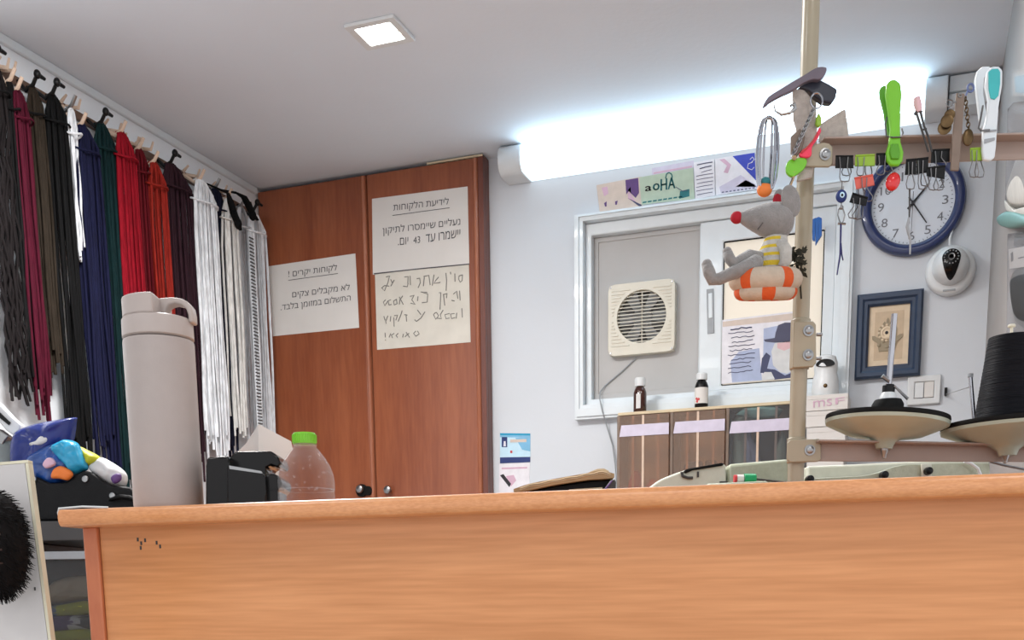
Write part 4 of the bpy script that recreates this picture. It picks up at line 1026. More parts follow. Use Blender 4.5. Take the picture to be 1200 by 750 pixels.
    if kind == 'zip':
        b = MB().use('dark_grey'); 
        for k in range(60):
            z = hang_z-.09-(L-.10)*k/60; b.box((LX+off+.030, y0-.012, z-.0016), (LX+off+.0335, y0+.012, z+.0016))
        b.build('zipper_teeth', t)
# two black ribbons tied at the corner bundles
for pts_, lab in (([(267,226),(270,236),(274,250),(279,262),(282,270)], 'black ribbon curl tied over the off-white laces'), ([(277,226),(286,231),(292,242),(296,252),(302,258)], 'black ribbon knot above the white elastic tape by the cabinet')):
    P = [hX(x, y, LX+.105) for x, y in pts_]; b = MB().use('lace_black')
    b.tube(P, [.006,.012,.014,.013,.006], 8, flat=.35); c_ = P[3]; b.ell(c_, (XA*.012,YA*.014,ZA*.018), 10, 8); b.tube([c_, c_+Vector((.01,-.03,.03))], [.01,.006], 6, flat=.4)
    b.tube([P[0], (LX+.03, P[0].y, RZ+.002), (LX+.0135, P[0].y, RZ)], [.004,.003,.003], 6)
    one(b, 'ribbon', lab, 'ribbon')

# ================================================================== LEFT FOREGROUND
# upright white panel
BD = 1.10
hb = lambda x, y, o=0: hV(x, y, BD+o)
pt, pbm = hb(29, 543), hb(56, 750); dirv = (pbm-pt); k = (pt.z)/(pt.z-pbm.z); pfl = pt+dirv*k; pl = hb(-70, 551); pll = pl+dirv*(pl.z/(pt.z-pbm.z)); 
pnl = thing('display_board', 'upright pale grey panel with cream edge at the far left of the counter', 'panel', ((pfl.x+pll.x)/2, (pfl.y+pll.y)/2, 0))
b = MB().use('board_face'); b.prism([pt, pfl, pll, pl], FW*.010); b.build('board', pnl)
b = MB().use('cream_edge'); e = .0035; u = (pt-pl).normalized()
b.prism([pt+u*.0005, pfl+u*.0005, pfl+u*e, pt+u*e], FW*.0105); b.prism([pl+ZA*.0003, pt+ZA*.0003+u*e, pt+u*e+ZA*.003, pl+ZA*.003], FW*.0105); b.build('edge_trim', pnl)
b = MB().use('dark_grey'); c_ = hb(41, 690, -.0006); b.obox(c_, RT, ZA, FW, .0007, .0016, .0004); b.build('nick_mark', pnl)
# round bristle brush hanging on the panel
bc = hb(-4, 638, -.036)
br = thing('bristle_brush', 'round black bristle brush hung on the pale panel at the left edge', 'brush', bc-ZA*.06)
b = MB().use('bristle'); ax = (RT*.027, FW*.034, ZA*.050); b.ell(bc, ax, 32, 20)
b.cyl(bc+FW*.025, bc+FW*.0355, .012, seg=16); b.build('brush_core', br)
b = MB().use('bristle'); random.seed(2)
for k in range(1500):
    a = random.uniform(0, 2*math.pi); s_ = random.uniform(-1,1); q_ = math.sqrt(1-s_*s_)
    d = Vector((q_*math.cos(a), q_*math.sin(a), s_))
    if d.y > .55: continue
    p = bc+ax[0]*d.x+ax[1]*d.y+ax[2]*d.z; nrm = (RT*d.x/.027+FW*d.y/.034+ZA*d.z/.05).normalized()
    tdir = (nrm*.45+ZA*-.5+RT*.2+Vector((random.uniform(-.3,.3),)*3)).normalized()
    b.tube([p-nrm*.001, p+tdir*.007], [.0006,.0002], 3, caps=False)
b.build('bristles', br, smooth=False)
b = MB().use('brush_reflection')  # brownish reflections on the brush, drawn as coloured streaks
for k, z in enumerate((-.022,-.010,.004)): 
    b.tube([bc+ax[0]*math.sin(a)*.96*math.sqrt(1-(z/.05)**2)-ax[1]*math.cos(a)*1.03*math.sqrt(1-(z/.05)**2)+ZA*(z+.004*math.sin(a*2)) for a in [x*.2-.9 for x in range(9)]], .0012, 5)
b.build('reflection_streaks', br)
# drawer tower behind the counter
TD = 1.72
ht = lambda x, y, o=0: hV(x, y, TD+o)
tp0 = ht(22, 611); tp1 = ht(165, 611); tz = tp0.z
tw = thing('drawer_tower', 'smoky clear plastic drawer tower left of the counter below the black bag', 'drawers', ((tp0+tp1)/2)*1.0-ZA*tz)
def tbox(b, xa, xb, ya, yb_, za, zb_): # along RT from tp0, depth FW
    o_ = Vector((tp0.x, tp0.y, 0)); P = [o_+RT*x+FW*y+ZA*z for z in (za,zb_) for y in (ya,yb_) for x in (xa,xb)]
    b.add(P, [(0,2,3,1),(4,5,7,6),(0,1,5,4),(2,6,7,3),(0,4,6,2),(1,3,7,5)])
TW = (tp1-tp0).dot(RT); TDp = .26
b = MB().use('dark_grey'); tbox(b, 0, TW, 0, TDp, tz-.03, tz)
for z in (.0, tz-.27, tz-.48, tz-.69): tbox(b, 0, TW, .004, TDp, z, z+.012)
for x in (0, TW-.008): tbox(b, x, x+.008, .006, TDp-.006, .012, tz-.03)
b.build('tower_frame', tw, bevel=.002)
for za, zb_ in ((tz-.256,tz-.034),(tz-.466,tz-.274),(tz-.676,tz-.484)):
    b = MB().use('smoky_drawer'); tbox(b, .010, TW-.010, .0, .003, za, zb_-.012); tbox(b, .010, TW-.010, .003, TDp-.02, za, za+.003); tbox(b, .010, .013, .003, TDp-.02, za+.003, zb_-.02); tbox(b, TW-.013, TW-.010, .003, TDp-.02, za+.003, zb_-.02)
    d = b.build('drawer', tw)
    b = MB().use('grey_plastic'); tbox(b, .008, TW-.008, -.006, .0, zb_-.024, zb_-.012); b.build('rim', d, bevel=.001)
# contents of the tower's upper drawer, bottom up
def tower_soft(px, off, dep, fn, name, label, cat):
    P = [ht(x, y, off) for x, y in px]; Q = []
    for a, c in zip(P, P[1:]+P[:1]):
        for k in range(3): Q.append(a.lerp(c, k/3))
    b = MB(); b.pillow(Q, -FW, dep, 6, fn, lump=.003); return one(b, name, label, cat, ang=180)
def z_of(y): return ht(70, y).z
floor_y = None
tower_soft([(46,744),(60,739),(98,736),(130,738),(130,751),(60,753)], .022, .016, lambda c: 'pr_yellow', 'polish_packet', 'yellow green packet at the bottom of the smoky drawer', 'packet')
tower_soft([(50,726),(60,721),(84,720),(97,722),(130,722),(130,736),(60,741),(52,737)], .022, .016, lambda c: 'pr_purple' if (c-ht(92,730,.022)).dot(RT) < -.006 else ('pr_white' if (c-ht(92,730,.022)).dot(RT) < .006 else 'dark_grey'), 'polish_packet', 'purple and white packet in the smoky drawer', 'packet')
tower_soft([(52,712),(70,709),(98,704),(130,704),(130,719),(70,723),(54,721)], .022, .016, lambda c: 'pr_yellow' if (c-ht(68,714,.022)).dot(RT) > 0 else 'pr_slate', 'polish_packet', 'slate and yellow packet in the smoky drawer', 'packet')
tower_soft([(54,690),(62,682),(80,676),(98,674),(130,676),(130,703),(98,703),(62,708),(52,704)], .028, .02, lambda c: 'sand' if c.z > ht(70,699,.028).z else 'kraft', 'folded_cloth', 'beige folded cloth on top of the packets in the smoky drawer', 'cloth')
# black leather bag on the tower
P = [(37,611),(35,562),(40,557.5),(57,566),(76,565),(83,560),(88,556),(95,552.5),(101,551),(109,555),(118,562),(128,568),(152,571),(160,577),(162,611)]
bg_ = thing('leather_bag', 'black leather bag with round studs on the drawer tower', 'bag', ((tp0+tp1)/2+FW*.1)*1.0)
WM[bg_.name] = Matrix.Translation(bg_.location)
pp = [ht(x, y, .03) for x, y in P]; pp = [Vector((p.x,p.y,max(p.z, tz+.0012))) for p in pp]
b = MB().use('leather'); b.prism(pp, FW*.13); b.build('bag_body', bg_, bevel=.012, bseg=4)
for x, y in ((39.5,560.5),(100,560.5),(132,580)):
    b = MB().use('steel'); b.lathe([(.0055,0),(.0045,-.0025),(0,-.0035)], ht(x, y+1, .029), FW, seg=14); b.build('stud', bg_)
b = MB().use('leather'); b.tube([ht(x, y, .024) for x, y in ((128,586),(140,582),(152,583),(162,588),(164,596))], [.004,.006,.006,.005,.004], 8, flat=.6); b.build('strap', bg_)
# crumpled printed bag on top
mat('pr_blue_mid', (28,70,140), .3, coat=.5, nscale=60, namt=.2)
MATS['pr_darkblue'].node_tree.nodes['Principled BSDF'].inputs['Roughness'].default_value = .25
MATS['pr_cyan'].node_tree.nodes['Principled BSDF'].inputs['Roughness'].default_value = .25
cb = thing('plastic_bag', 'crumpled shiny blue and cyan printed plastic bag lying on the black bag', 'bag', ht(85, 560, .1))
def cush(px, off, dep, mm, name, lump=.005):
    Q = smooth_closed([ht(x, y, off) for x, y in px])
    b = MB(); b.pillow(Q, -FW, dep, 7, (lambda c: mm), lump=lump); return b.build(name, cb, ang=180)
cush([(14,548),(13,524),(17,510),(26,503),(40,497),(62,493),(88,489),(90,495),(87,516),(80,534),(60,545),(38,556)], .075, .03, 'pr_darkblue', 'top_flap')
cush([(30,541),(44,528),(64,519),(78,516),(92,530),(90,556),(84,561),(76,566),(66,570),(56,568),(40,560)], .058, .03, 'pr_blue_mid', 'printed_side')
cush([(60,524),(70,517),(78,515),(91,519),(97,530),(104,548),(98,553),(88,557),(80,548),(68,536)], .045, .024, 'pr_cyan', 'cyan_side')
cush([(93,524),(104,528),(118,536),(116,543),(104,548),(97,540)], .06, .02, 'pr_yellow', 'yellow_side')
cush([(104,549),(112,540),(119,536),(132,542),(146,552),(150,561),(147,570),(136,571),(126,567)], .058, .022, 'pr_beard', 'white_end', .003)
cush([(130,560),(136,555),(142,556),(142,563),(134,567)], .034, .006, 'pr_purple', 'printed_spot', .001)
cush([(50,544),(55,537),(62,537),(66,543),(62,547),(54,549)], .026, .006, 'pr_pink', 'printed_spot', .001)
cush([(62,551),(70,546),(80,549),(86,556),(80,563),(70,561),(60,560)], .026, .007, 'pr_orange', 'printed_spot', .001)
cush([(34,520),(42,517),(48,511),(57,513),(55,519),(40,523)], .046, .005, 'pr_beard', 'printed_spot', .001)
# grey bundle and metal clamp at the left edge
P = [(-12,612),(-14,545),(-10,520),(2,508),(14,516),(20,535),(26,560),(28,612)]
pp = [ht(x, y, .10) for x, y in P]; pp = [Vector((p.x,p.y,max(p.z,tz+.001))) for p in pp]; Q = []
for a, c in zip(pp, pp[1:]+pp[:1]):
    for k in range(3): Q.append(a.lerp(c, k/3))
b = MB(); b.pillow(Q, -FW, .03, 6, lambda c: 'foam_grey', lump=.003); one(b, 'grey_pouch', 'soft grey pouch behind the pale panel at the left edge', 'pouch', ang=180)
cl = thing('metal_clamp', 'white and grey metal clamp leaning above the grey pouch at the left edge', 'tool', ht(8, 520, .10))
b = MB().use('white_plastic'); b.prism([ht(x, y, .085) for x, y in ((-16,470),(-4,470),(14,489),(23,497),(24,503),(15,510),(8,505),(-16,478))], FW*.02); b.build('clamp_arm', cl, bevel=.002)
b = MB().use('steel'); b.prism([ht(x, y, .080) for x, y in ((-16,498),(-2,502),(10,511),(6,516),(-8,540),(-16,548))], FW*.02); b.build('clamp_handle', cl, bevel=.002)
b = MB().use('black_plastic'); b.prism([ht(x, y, .082) for x, y in ((-16,474),(-8,476),(12,495),(10,498),(-10,482),(-16,482))], FW*.004); b.build('grip_line', cl)

# ================================================================== WORK TABLE AND MACHINES
q0 = hV(560, 640, 1.95); 
WTZ = 0.80
wt = thing('work_table', 'low work table hidden behind the shop counter carrying the machines', 'table', (-.05, 1.95, 0))
b = MB().use('beech'); b.box((-1.15, 1.56, WTZ-.03), (RX-.012, 2.75, WTZ)); b.build('tabletop', wt, bevel=.003)
for x in (-1.1, RX-.06):
    for y in (1.6, 2.68):
        b = MB().use('steel'); b.box((x-.02, y, 0), (x+.02, y+.04, WTZ-.03)); b.build('leg', wt, bevel=.002)
# pale sewing machine
MD = 2.05
hm = lambda x, y, o=0: hV(x, y, MD+o)
def down(pts, z): return [Vector((p.x, p.y, max(p.z, z))) for p in pts]
sm = thing('sewing_machine', 'pale green sewing machine just above the counter left of the pole', 'machine', (hm(850,560,.08).x, hm(850,560,.08).y, WTZ))
b = MB().use('machine_pale')
b.prism(down([hm(x, y) for x, y in [(760,860)]+arc([(760,572),(772,563),(788,556),(803,551),(822,546.5),(849,543)])+[(851,546),(851,860)]], WTZ), FW*.16); b.build('arm', sm, bevel=.008, bseg=3)
b = MB().use('machine_green'); b.prism(down([hm(x, y, .004) for x, y in ((853,860),(853,546),(857,543.5),(925,537.5),(926,860))], WTZ), FW*.15); b.build('head', sm, bevel=.006, bseg=3)
b = MB().use('black_rubber'); b.prism([hm(x, y, -.006) for x, y in ((801,552.5),(805,549.5),(846,542.3),(849,543.5),(847,545.5),(812,551),(804,554.5))], FW*.05); b.build('slot', sm, bevel=.001)
b = MB().use('dark_grey'); b.tube([hm(x, y, -.004) for x, y in ((799,553),(800,558),(806,560),(812,560))], .0028, 6); b.obox(hm(818,556,-.003), RT, ZA, FW, .0016, .005, .002); b.obox(hm(848,566,-.003), RT, ZA, FW, .007, .0028, .002); b.build('lever', sm)
b = MB().use('dark_grey'); b.tube([hm(x, y, -.003) for x, y in ((883,561),(900,563),(926,566))], .0018, 6); b.build('seam_line', sm)
# green machine under the stand
M2 = 1.75; h2 = lambda x, y, o=0: hV(x, y, M2+o)
m2 = thing('stitching_machine', 'long grey green stitching machine below the spool stand bar', 'machine', (h2(1090,560,.06).x, h2(1090,560,.06).y, WTZ))
b = MB().use('machine_green')
b.prism(down([h2(x, y) for x, y in [(944,860),(944,562)]+arc([(944,561),(985,559),(1010,557.5),(1030,553.5),(1046,547.5),(1062,544.5),(1080,544),(1120,542.5),(1160,543)])+[(1162,860)]], WTZ), FW*.10); b.build('casing', m2, bevel=.006, bseg=3)
b = MB().use('machine_pale'); b.prism(down([h2(x, y, .11) for x, y in ((946,860),(946,546),(1000,544),(1060,541),(1120,538),(1160,538),(1160,860))], WTZ), FW*.05); b.build('back_cover', m2, bevel=.004)
b = MB().use('machine_pale'); b.prism([h2(x, y, -.006) for x, y in ((1080,543.5),(1092,543),(1092,562),(1081,563))], FW*.005); b.build('side_plate', m2, bevel=.001)
for x, y in ((1035,557), (1086.5,552.5), (948,562)):
    b = MB().use('black_plastic'); b.lathe([(.0055,.004),(.0062,-.004),(.0055,-.011),(.002,-.0125),(0,-.0125)], h2(x, y, -.006), FW, seg=20); b.build('knob', m2)
b = MB().use('white_plastic'); b.tube([h2(x, y, -.012) for x, y in ((1130,541),(1138,543),(1146,549),(1149,556),(1150,575))], .0024, 6); b.build('tube_guide', m2)
b = MB().use('steel'); b.tube([h2(x, y, -.01) for x, y in ((1160,541),(1180,546),(1200,550),(1215,552))], .002, 6); b.build('cable_guide', m2)
# paper stack on dark leather
PD = 2.15; hpd = lambda x, y, o=0: hV(x, y, PD+o)
lz = hpd(640, 576).z
ls = thing('leather_stack', 'stack of dark leather offcuts under the brown paper behind the counter', 'leather', (hpd(660,575,.1).x, hpd(660,575,.1).y, WTZ))
b = MB().use('leather')
b.prism(down([hpd(x, y) for x, y in ((598,860),(598,579),(622,575),(650,569.5),(690,563.5),(716,561.5),(722,563),(724,860))], WTZ), FW*.20); b.build('dark_hides', ls, bevel=.003)
b = MB().use('tan_card'); b.prism(down([hpd(x, y, -.012) for x, y in ((640,585),(668,573.5),(706,571),(706,574),(668,577),(660,590))], WTZ), FW*.01); b.build('card_edge', ls)
b = MB().use('kraft')
top = arc([(602,573),(620,567),(645,562),(670,557.5),(690,554),(702,551.5),(710,552.5),(720,555)])
bot = arc([(720,559.5),(708,561),(690,562),(670,565),(645,569),(622,574),(602,577)])
b.prism([hpd(x, y, -.015) for x, y in top+bot], FW*.22)
b.use('kraft_light')
for dy in (1.6, 3.4): b.tube([hpd(x, y+dy+.6*math.sin(x*.3), -.0155) for x, y in top[2:-2]], .0011, 5)
b.use('tan_card'); b.prism([hpd(x, y, -.004) for x, y in ((690,553.5),(700,549.5),(708,549),(714,552),(712,557),(694,558))], FW*.14)
one(b, 'kraft_paper', 'crumpled brown kraft paper sheets lying on the dark leather stack', 'paper', ang=30)
b = MB().use('dark_grey'); 
b.prism(down([hpd(x, y, -.03) for x, y in ((703,580),(716,562.5),(721,562),(723,590),(700,592))], lz-.02), FW*.012); b.use('pr_purple'); b.prism([hpd(x, y, -.034) for x, y in ((705,577),(716.5,563),(718.5,563),(708,578))], FW*.003)
one(b, 'shoe_knife', 'dark tool with purple handle line by the left edge of the organiser', 'tool', bevel=.001)
# tiny green capped tube on the machine
gq = hV(872, 561, 1.9)
gt = thing('glue_tube', 'tiny red tube with green cap just above the counter edge left of the pole', 'tube', gq)
mat('cap_green', (20,150,92), .35); b = MB().use('cap_green'); b.cyl(gq, gq+RT*.020, .0085, .0078, 20); b.build('cap', gt, bevel=.001)
b = MB().use('paper'); b.cyl(gq-RT*.012, gq-RT*.001, .0068, seg=16); b.build('collar', gt)
b = MB().use('pr_red'); b.cyl(gq-RT*.017, gq-RT*.0125, .0066, seg=16); b.build('tube_body', gt)
b = MB().use('machine_green'); a_ = gq-RT*.06-ZA*.0088; b.box((a_.x, a_.y-.02, WTZ+.0005), (a_.x+.10, a_.y+.06, a_.z))
one(b, 'tool_rack', 'low grey green block carrying the small green-capped tube behind the counter', 'rack', bevel=.003)

# ================================================================== THREAD STAND
hs = lambda x, y, o=0: hV(x, y, SD+o)
mp = (hs(1000,400)-hs(1001,400)).length      # metres per pixel on the stand plane
pa, pb_ = hs(932.5, 560), hs(951, -6)
dv = (pb_-pa); pbase = pa+dv*((WTZ-pa.z)/dv.z); ptop = pa+dv*((CEIL-.03-pa.z)/dv.z)
st = thing('thread_stand', 'beige metal thread stand with tall pole, two bars and two spool dishes', 'stand', pbase)
PRAD = 9.6*mp
def on_pole(y): return pa+dv*((hs(940,y).z-pa.z)/dv.z)
b = MB().use('beige_metal'); b.cyl(pbase, ptop, PRAD, seg=32); b.build('pole', st)
b = MB().use('beige_metal'); b.lathe([(.05,0),(.05,.006),(.02,.012),(PRAD*1.2,.03),(PRAD*1.02,.031)], pbase, (0,0,1), seg=32); b.build('foot_flange', st)
nF = -FW
def barL(y0a, y0b, y1a, y1b, xa, xb, off):
    """angle bar: web facing the camera with a flange at its top"""
    b = MB().use('bar_metal')
    web = [hs(xa,y0a,off), hs(xb,y0b,off), hs(xb,y1b,off), hs(xa,y1a,off)]
    b.prism(web, FW*.0025)
    t0, t1 = web[0], web[1]; b.prism([t0, t1, t1-FW*.020, t0-FW*.020], -ZA*.0025)
    return b
# upper bar
b = barL(168, 161, 194.5, 183.5, 960, 1300, -.012)
b.build('upper_bar', st, bevel=.0008)
b = barL(517.5, 524, 540.5, 541.5, 955, 1300, -.012)
b.build('lower_bar', st, bevel=.0008)
def bolt(parent, x, y, off, r=4.2):
    c = hs(x, y, off); b = MB().use('steel'); b.lathe([(r*1.5*mp,0),(r*1.5*mp,-.0012),(r*mp,-.0014),(r*mp,-.004),(r*.6*mp,-.005),(0,-.005)], c, FW, seg=20)
    b.build('bolt', parent)
def clamp(pts, y, wrap_h, bolts, off=-.0168):
    b = MB().use('beige_metal'); b.prism([hs(x, y_, off) for x, y_ in pts], FW*.004)
    c = on_pole(y); b.lathe([(PRAD*1.18,-wrap_h),(PRAD*1.18,wrap_h)], c, dv, seg=32)
    cl_ = b.build('clamp', st, bevel=.0012)
    for x, y_ in bolts: bolt(cl_, x, y_, off-.0002)
clamp([(930,377),(953,376),(956.5,380),(957,425),(953,430),(929,431)], 404, .029, [(947.5,387.5),(947,416)])
clamp([(923,519),(926,515.5),(960,514),(962.5,517),(962.5,538),(959,541),(926,542),(922.5,539)], 528, .015, [(949,527.5)])
clamp([(944,171),(966,166.5),(972,168),(976,172),(976,192),(972,195.5),(944,195)], 182, .014, [(967,181)], -.0365)
# small set screws
for x, y in ((962,392),(961,420)):
    b = MB().use('steel'); b.cyl(hs(x-5,y,.0), hs(x,y,.0), 2.0*mp, seg=10); b.ell(hs(x,y,.0), (XA*2.2*mp,YA*2.2*mp,ZA*2.2*mp), 10, 8); b.build('set_screw', st)
# spool dishes
def dish(cx_, cy_, rx, tilt, bolt_xy, dz, full=True):
    """shallow cone dish seen from below"""
    c = hs(cx_, cy_, -.024); ax = (ZA+RT*tilt).normalized(); R_ = rx*mp
    b = MB().use('dish_cream'); b.lathe([(R_,0),(R_*.985,-.004),(R_*.62,-.0155),(R_*.26,-dz+.004),(R_*.16,-dz-.002),(R_*.13,-dz-.008),(0,-dz-.008)], c, ax, seg=64)
    d = b.build('spool_dish', st, ang=35)
    b = MB().use('black_rubber'); b.lathe([(R_*.99,.0006),(R_*1.0,.003),(R_*.99,.0058),(R_*.3,.007),(0,.007)], c, ax, seg=64); o = b.build('rubber_pad', d); o['label'] = 'black rubber pad on the dish'
    f = hs(*bolt_xy, -.024); b = MB().use('steel'); b.lathe([(4.6*mp,.003),(4.8*mp,-.001),(4.2*mp,-.004),(2.8*mp,-.0075),(2.2*mp,-.0115),(0,-.0128)], f, (0,0,1), seg=20)
    b.cyl(f, Vector((f.x,f.y,c.z-dz-.006)), .003, seg=12)
    b.build('bolt', d)
    return c, ax, d
c1, ax1, d1 = dish(1039.5, 494.5, 70, .07, (1036.5, 525.5), .0235)
c2, ax2, d2 = dish(1182, 500.5, 75, -.03, (1178.5, 531), .0255)
# spindle of the left dish
u_ = (hs(1048,368,-.024)-hs(1040,470,-.024)).normalized()
b = MB().use('black_rubber'); b.lathe([(16*mp,.0072),(17.5*mp,.010),(18*mp,.020),(15*mp,.0255),(9*mp,.026)], c1, (0,0,1), seg=28); b.build('spindle_hub', d1)
b = MB().use('white_plastic'); k0 = hs(1040.5,472,-.024); b.lathe([(10*mp,-.002),(10*mp,.006),(7.5*mp,.0115),(0,.0115)], k0, u_, seg=24); b.build('collar', d1)
b = MB().use('black_plastic'); k1 = hs(1041,461.5,-.024); b.lathe([(7*mp,0),(7.2*mp,.009),(6*mp,.0105),(0,.0105)], k1, u_, seg=24); b.build('collar', d1)
b = MB().use('chrome'); b.cyl(hs(1041.7,452,-.024), hs(1048.3,368,-.024), 3.4*mp, seg=16); b.build('spindle', d1)
b = MB().use('steel'); b.tube([hs(x, y, -.03) for x, y in ((1048,452),(1055,459),(1064,467.5))], [1.2*mp,1.6*mp,1.9*mp], 8); b.tube([hs(x, y, -.03) for x, y in ((1042,447),(1037,443),(1034,440.5))], [2*mp,2.4*mp,2.6*mp], 8); b.build('spring_lever', d1)
# spare steel pin behind the right dish
b = MB().use('chrome'); b.cyl(hs(1144,519,.004), hs(1137.5,441,.004), 2.4*mp, seg=14); b.use('grey_plastic'); b.lathe([(0,-.003),(3.2*mp,-.002),(3.2*mp,.002),(0,.003)], hs(1137.4,440,.004), (0,0,1), seg=12); b.build('guide_pin', st)
b = MB().use('wire_steel'); pth = [hs(1137.8,453,.001), hs(1125,455.5,.10), hs(1114,457,.25)]
b.tube([pth[0], (pth[0]+h0)/2-ZA*.004, h0-ZA*.010-YA*.018], .0007, 5); one(b, 'loose_thread', 'thin grey thread stretched from the steel pin to the wall hook', 'thread')
# thread cone
tcn = thing('thread_cone', 'big cone of black thread standing on the right spool dish', 'thread cone', c2+ax2*.0072)
H_ = (hs(1182,392,-.024)-hs(1182,489,-.024)).length
b = MB().use('thread_black'); prof = [(30*mp,.0005),(36*mp,.002)]
n = 46
for k in range(n+1):
    u = k/n; prof.append(((37.5-13.2*u+(.35 if k % 2 else 0))*mp, .003+H_*u*.985))
prof += [(20*mp, H_), (6*mp, H_)]
b.lathe(prof, c2+ax2*.0072, ax2, seg=72); b.build('thread_winding', tcn, ang=60)
b = MB().use('tan_card'); b.lathe([(22.5*mp,H_*.994),(22.8*mp,H_+.0018),(19*mp,H_+.0024),(7*mp,H_+.001)], c2+ax2*.0072, ax2, seg=48); b.build('cone_core', tcn)
b = MB().use('offwhite_plastic'); kk = c2+ax2*(.0072+H_); b.cyl(kk, kk+ax2*.013, 1.7*mp, seg=10); b.lathe([(4*mp,.0125),(4.4*mp,.014),(3.6*mp,.0155),(0,.0156)], kk, ax2, seg=16); b.build('cone_pin', tcn)

# ================================================================== CLIPS ON THE UPPER BAR
CO = -.036     # distance of the hanging things in front of the stand plane
hc = lambda x, y, o=0: hs(x, y, CO+o)
def wire_loop(px, off): return [hc(x, y, off) for x, y in px]
def binder(pts, handles, mm, label, off=0, nm='binder_clip'):
    """triangular spring body with two wire handles; pts = tl, tr, br, bl"""
    c = hc((pts[0][0]+pts[2][0])/2, (pts[0][1]+pts[2][1])/2, off)
    t = thing(nm, label, 'binder clip', Vector((c.x, c.y, min(hc(*p, off).z for p in pts))), 0, 'binder clips on the upper bar')
    F_ = [hc(x, y, off-.004) for x, y in pts]; B_ = [hc(x, y, off+.006) for x, y in pts]
    m = MB().use(mm)
    # two sloping jaws meeting at the bottom... spine at the top
    tl, tr, br, bl = F_; tlb, trb, brb, blb = B_
    mid = lambda a, c_: (a+c_)/2
    m.prism([tl, tr, br, bl], FW*.0007); m.prism([tlb, trb, brb, blb], FW*.0007)
    m.prism([bl, br, brb, blb], ZA*.0008)
    for a, c_ in ((tl, tr), (tlb, trb)): m.cyl(a, c_, .0011, seg=8)
    m.build('clip_body', t)
    for hnd in handles:
        m = MB().use('wire_steel'); m.tube([hc(x, y, off+o) for x, y, o in hnd], .00062, 6); m.build('wire_handle', t)
    return t
def H(x0, x1, ytop, ybot, wtop, wbot, o=-.006):
    """wire handle loop: narrow at the jaw, round below"""
    return [(x0-wtop,ytop,o),(x0-wtop*.8,(ytop*.6+ybot*.4),o),(x1-wbot,ybot-(ybot-ytop)*.2,o),(x1-wbot*.8,ybot-1,o),(x1,ybot,o),(x1+wbot*.8,ybot-1,o),(x1+wbot,ybot-(ybot-ytop)*.2,o),(x0+wtop*.8,(ytop*.6+ybot*.4),o),(x0+wtop,ytop,o)]
binder([(979.5,183),(1000,183),(1000.5,197),(979,197)], [H(989,990,184,213,5,6), H(993,992,184,206,4,5.5,.007)], 'black_plastic', 'black binder clip, leftmost on the upper bar above the eye bead')
binder([(1002.5,182.5),(1025,181.5),(1025.5,194.5),(1002,195)], [H(1009,1008,184,206,4,4), H(1017,1018,184,206,4,4,.007)], 'green_clip', 'lime green binder clip second on the upper bar, holding a red clip')
binder([(1027,180.5),(1043,180),(1044,193),(1026.5,194)], [H(1034,1032,182,205,4,5), H(1039,1040,182,201,3,4,.007)], 'black_plastic', 'black binder clip between the lime green clip and the green peg')
binder([(1001.5,209),(1023,205),(1025,217),(1003.5,222)], [H(1013,1018,208,236,3,5), H(1008,1010,209,230,3,4,.007)], 'red_clip', 'coral red binder clip hanging from the lime green clip', -.004)
binder([(999,226.5),(1017,232),(1015,241.5),(995.5,237)], [H(1004,1000,232,256,4,6), H(1008,1005,234,257,4,6,.007)], 'black_plastic', 'black binder clip hanging lowest, below the coral red clip', -.008)
binder([(1062,187.5),(1074,186.5),(1074,204),(1060.5,205)], [H(1067,1067,190,222,2.5,5)], 'black_plastic', 'black binder clip right of the green peg, left one of the touching pair')
binder([(1074.5,186.5),(1088,185),(1088,202),(1074.5,204)], [H(1079,1081,188,222,3,5), H(1083,1084,188,218,3,5,.007)], 'black_plastic', 'black binder clip right of the green peg, right one of the touching pair', .001)
binder([(1092,176),(1113,175),(1113,189.5),(1091,191)], [H(1100,1103,177,196,4,6)], 'black_plastic', 'black binder clip high beside the brown strip, above another black clip', .002)
binder([(1086.5,197),(1108,194.5),(1107,210),(1086,206)], [H(1094,1094,197,223,3,6), H(1100,1100,198,223,3,6,.007)], 'black_plastic', 'black binder clip hanging from the clip beside the brown strip', -.006)
binder([(1137,174.5),(1152,173.5),(1152,188),(1137.5,188.5)], [H(1142,1141.5,176,208,3,5.5), H(1147,1148,176,208,3,5.5,.007)], 'green_clip', 'lime green binder clip alone beside the teal and white peg')
# green peg
def peg_half(px, off, dep, mm, rnd=.0015):
    b = MB().use(mm); b.prism([hc(x, y, off) for x, y in px], FW*dep); return b
t = thing('clothes_peg', 'large lime green plastic clothes peg clipped on the upper bar', 'peg', hc(1048, 194))
b = peg_half([(1045,194),(1040,188),(1039,178),(1042,168),(1044,150),(1041,128),(1038.5,110),(1039.5,98),(1044,93),(1050,92.5),(1056,97),(1057.5,110),(1056,130),(1055.5,150),(1056,166),(1059.5,178),(1058.5,188),(1054,194)], -.010, .006, 'lime')
b.build('jaw', t, bevel=.0022, bseg=3)
b = peg_half([(1043,165),(1040,150),(1036,130),(1031.5,112),(1031,104),(1034,100),(1039,99),(1042,110),(1044,130),(1048,150),(1050,165)], .010, .006, 'lime_dark'); b.build('jaw', t, bevel=.0022, bseg=3)
b = peg_half([(1043,178),(1045,168),(1053,168),(1055,178),(1054,186),(1045,186)], -.0125, .0025, 'lime_dark'); b.build('grip_pad', t, bevel=.001)
b = MB().use('wire_steel'); b.tube([hc(x, y, o) for x, y, o in ((1040,136,.012),(1037.5,145,.004),(1039,160,-.004),(1046,161,-.0115),(1056,160.5,-.0115),(1058.5,156,-.008),(1057,151,.0))], .0009, 6); b.build('spring', t)
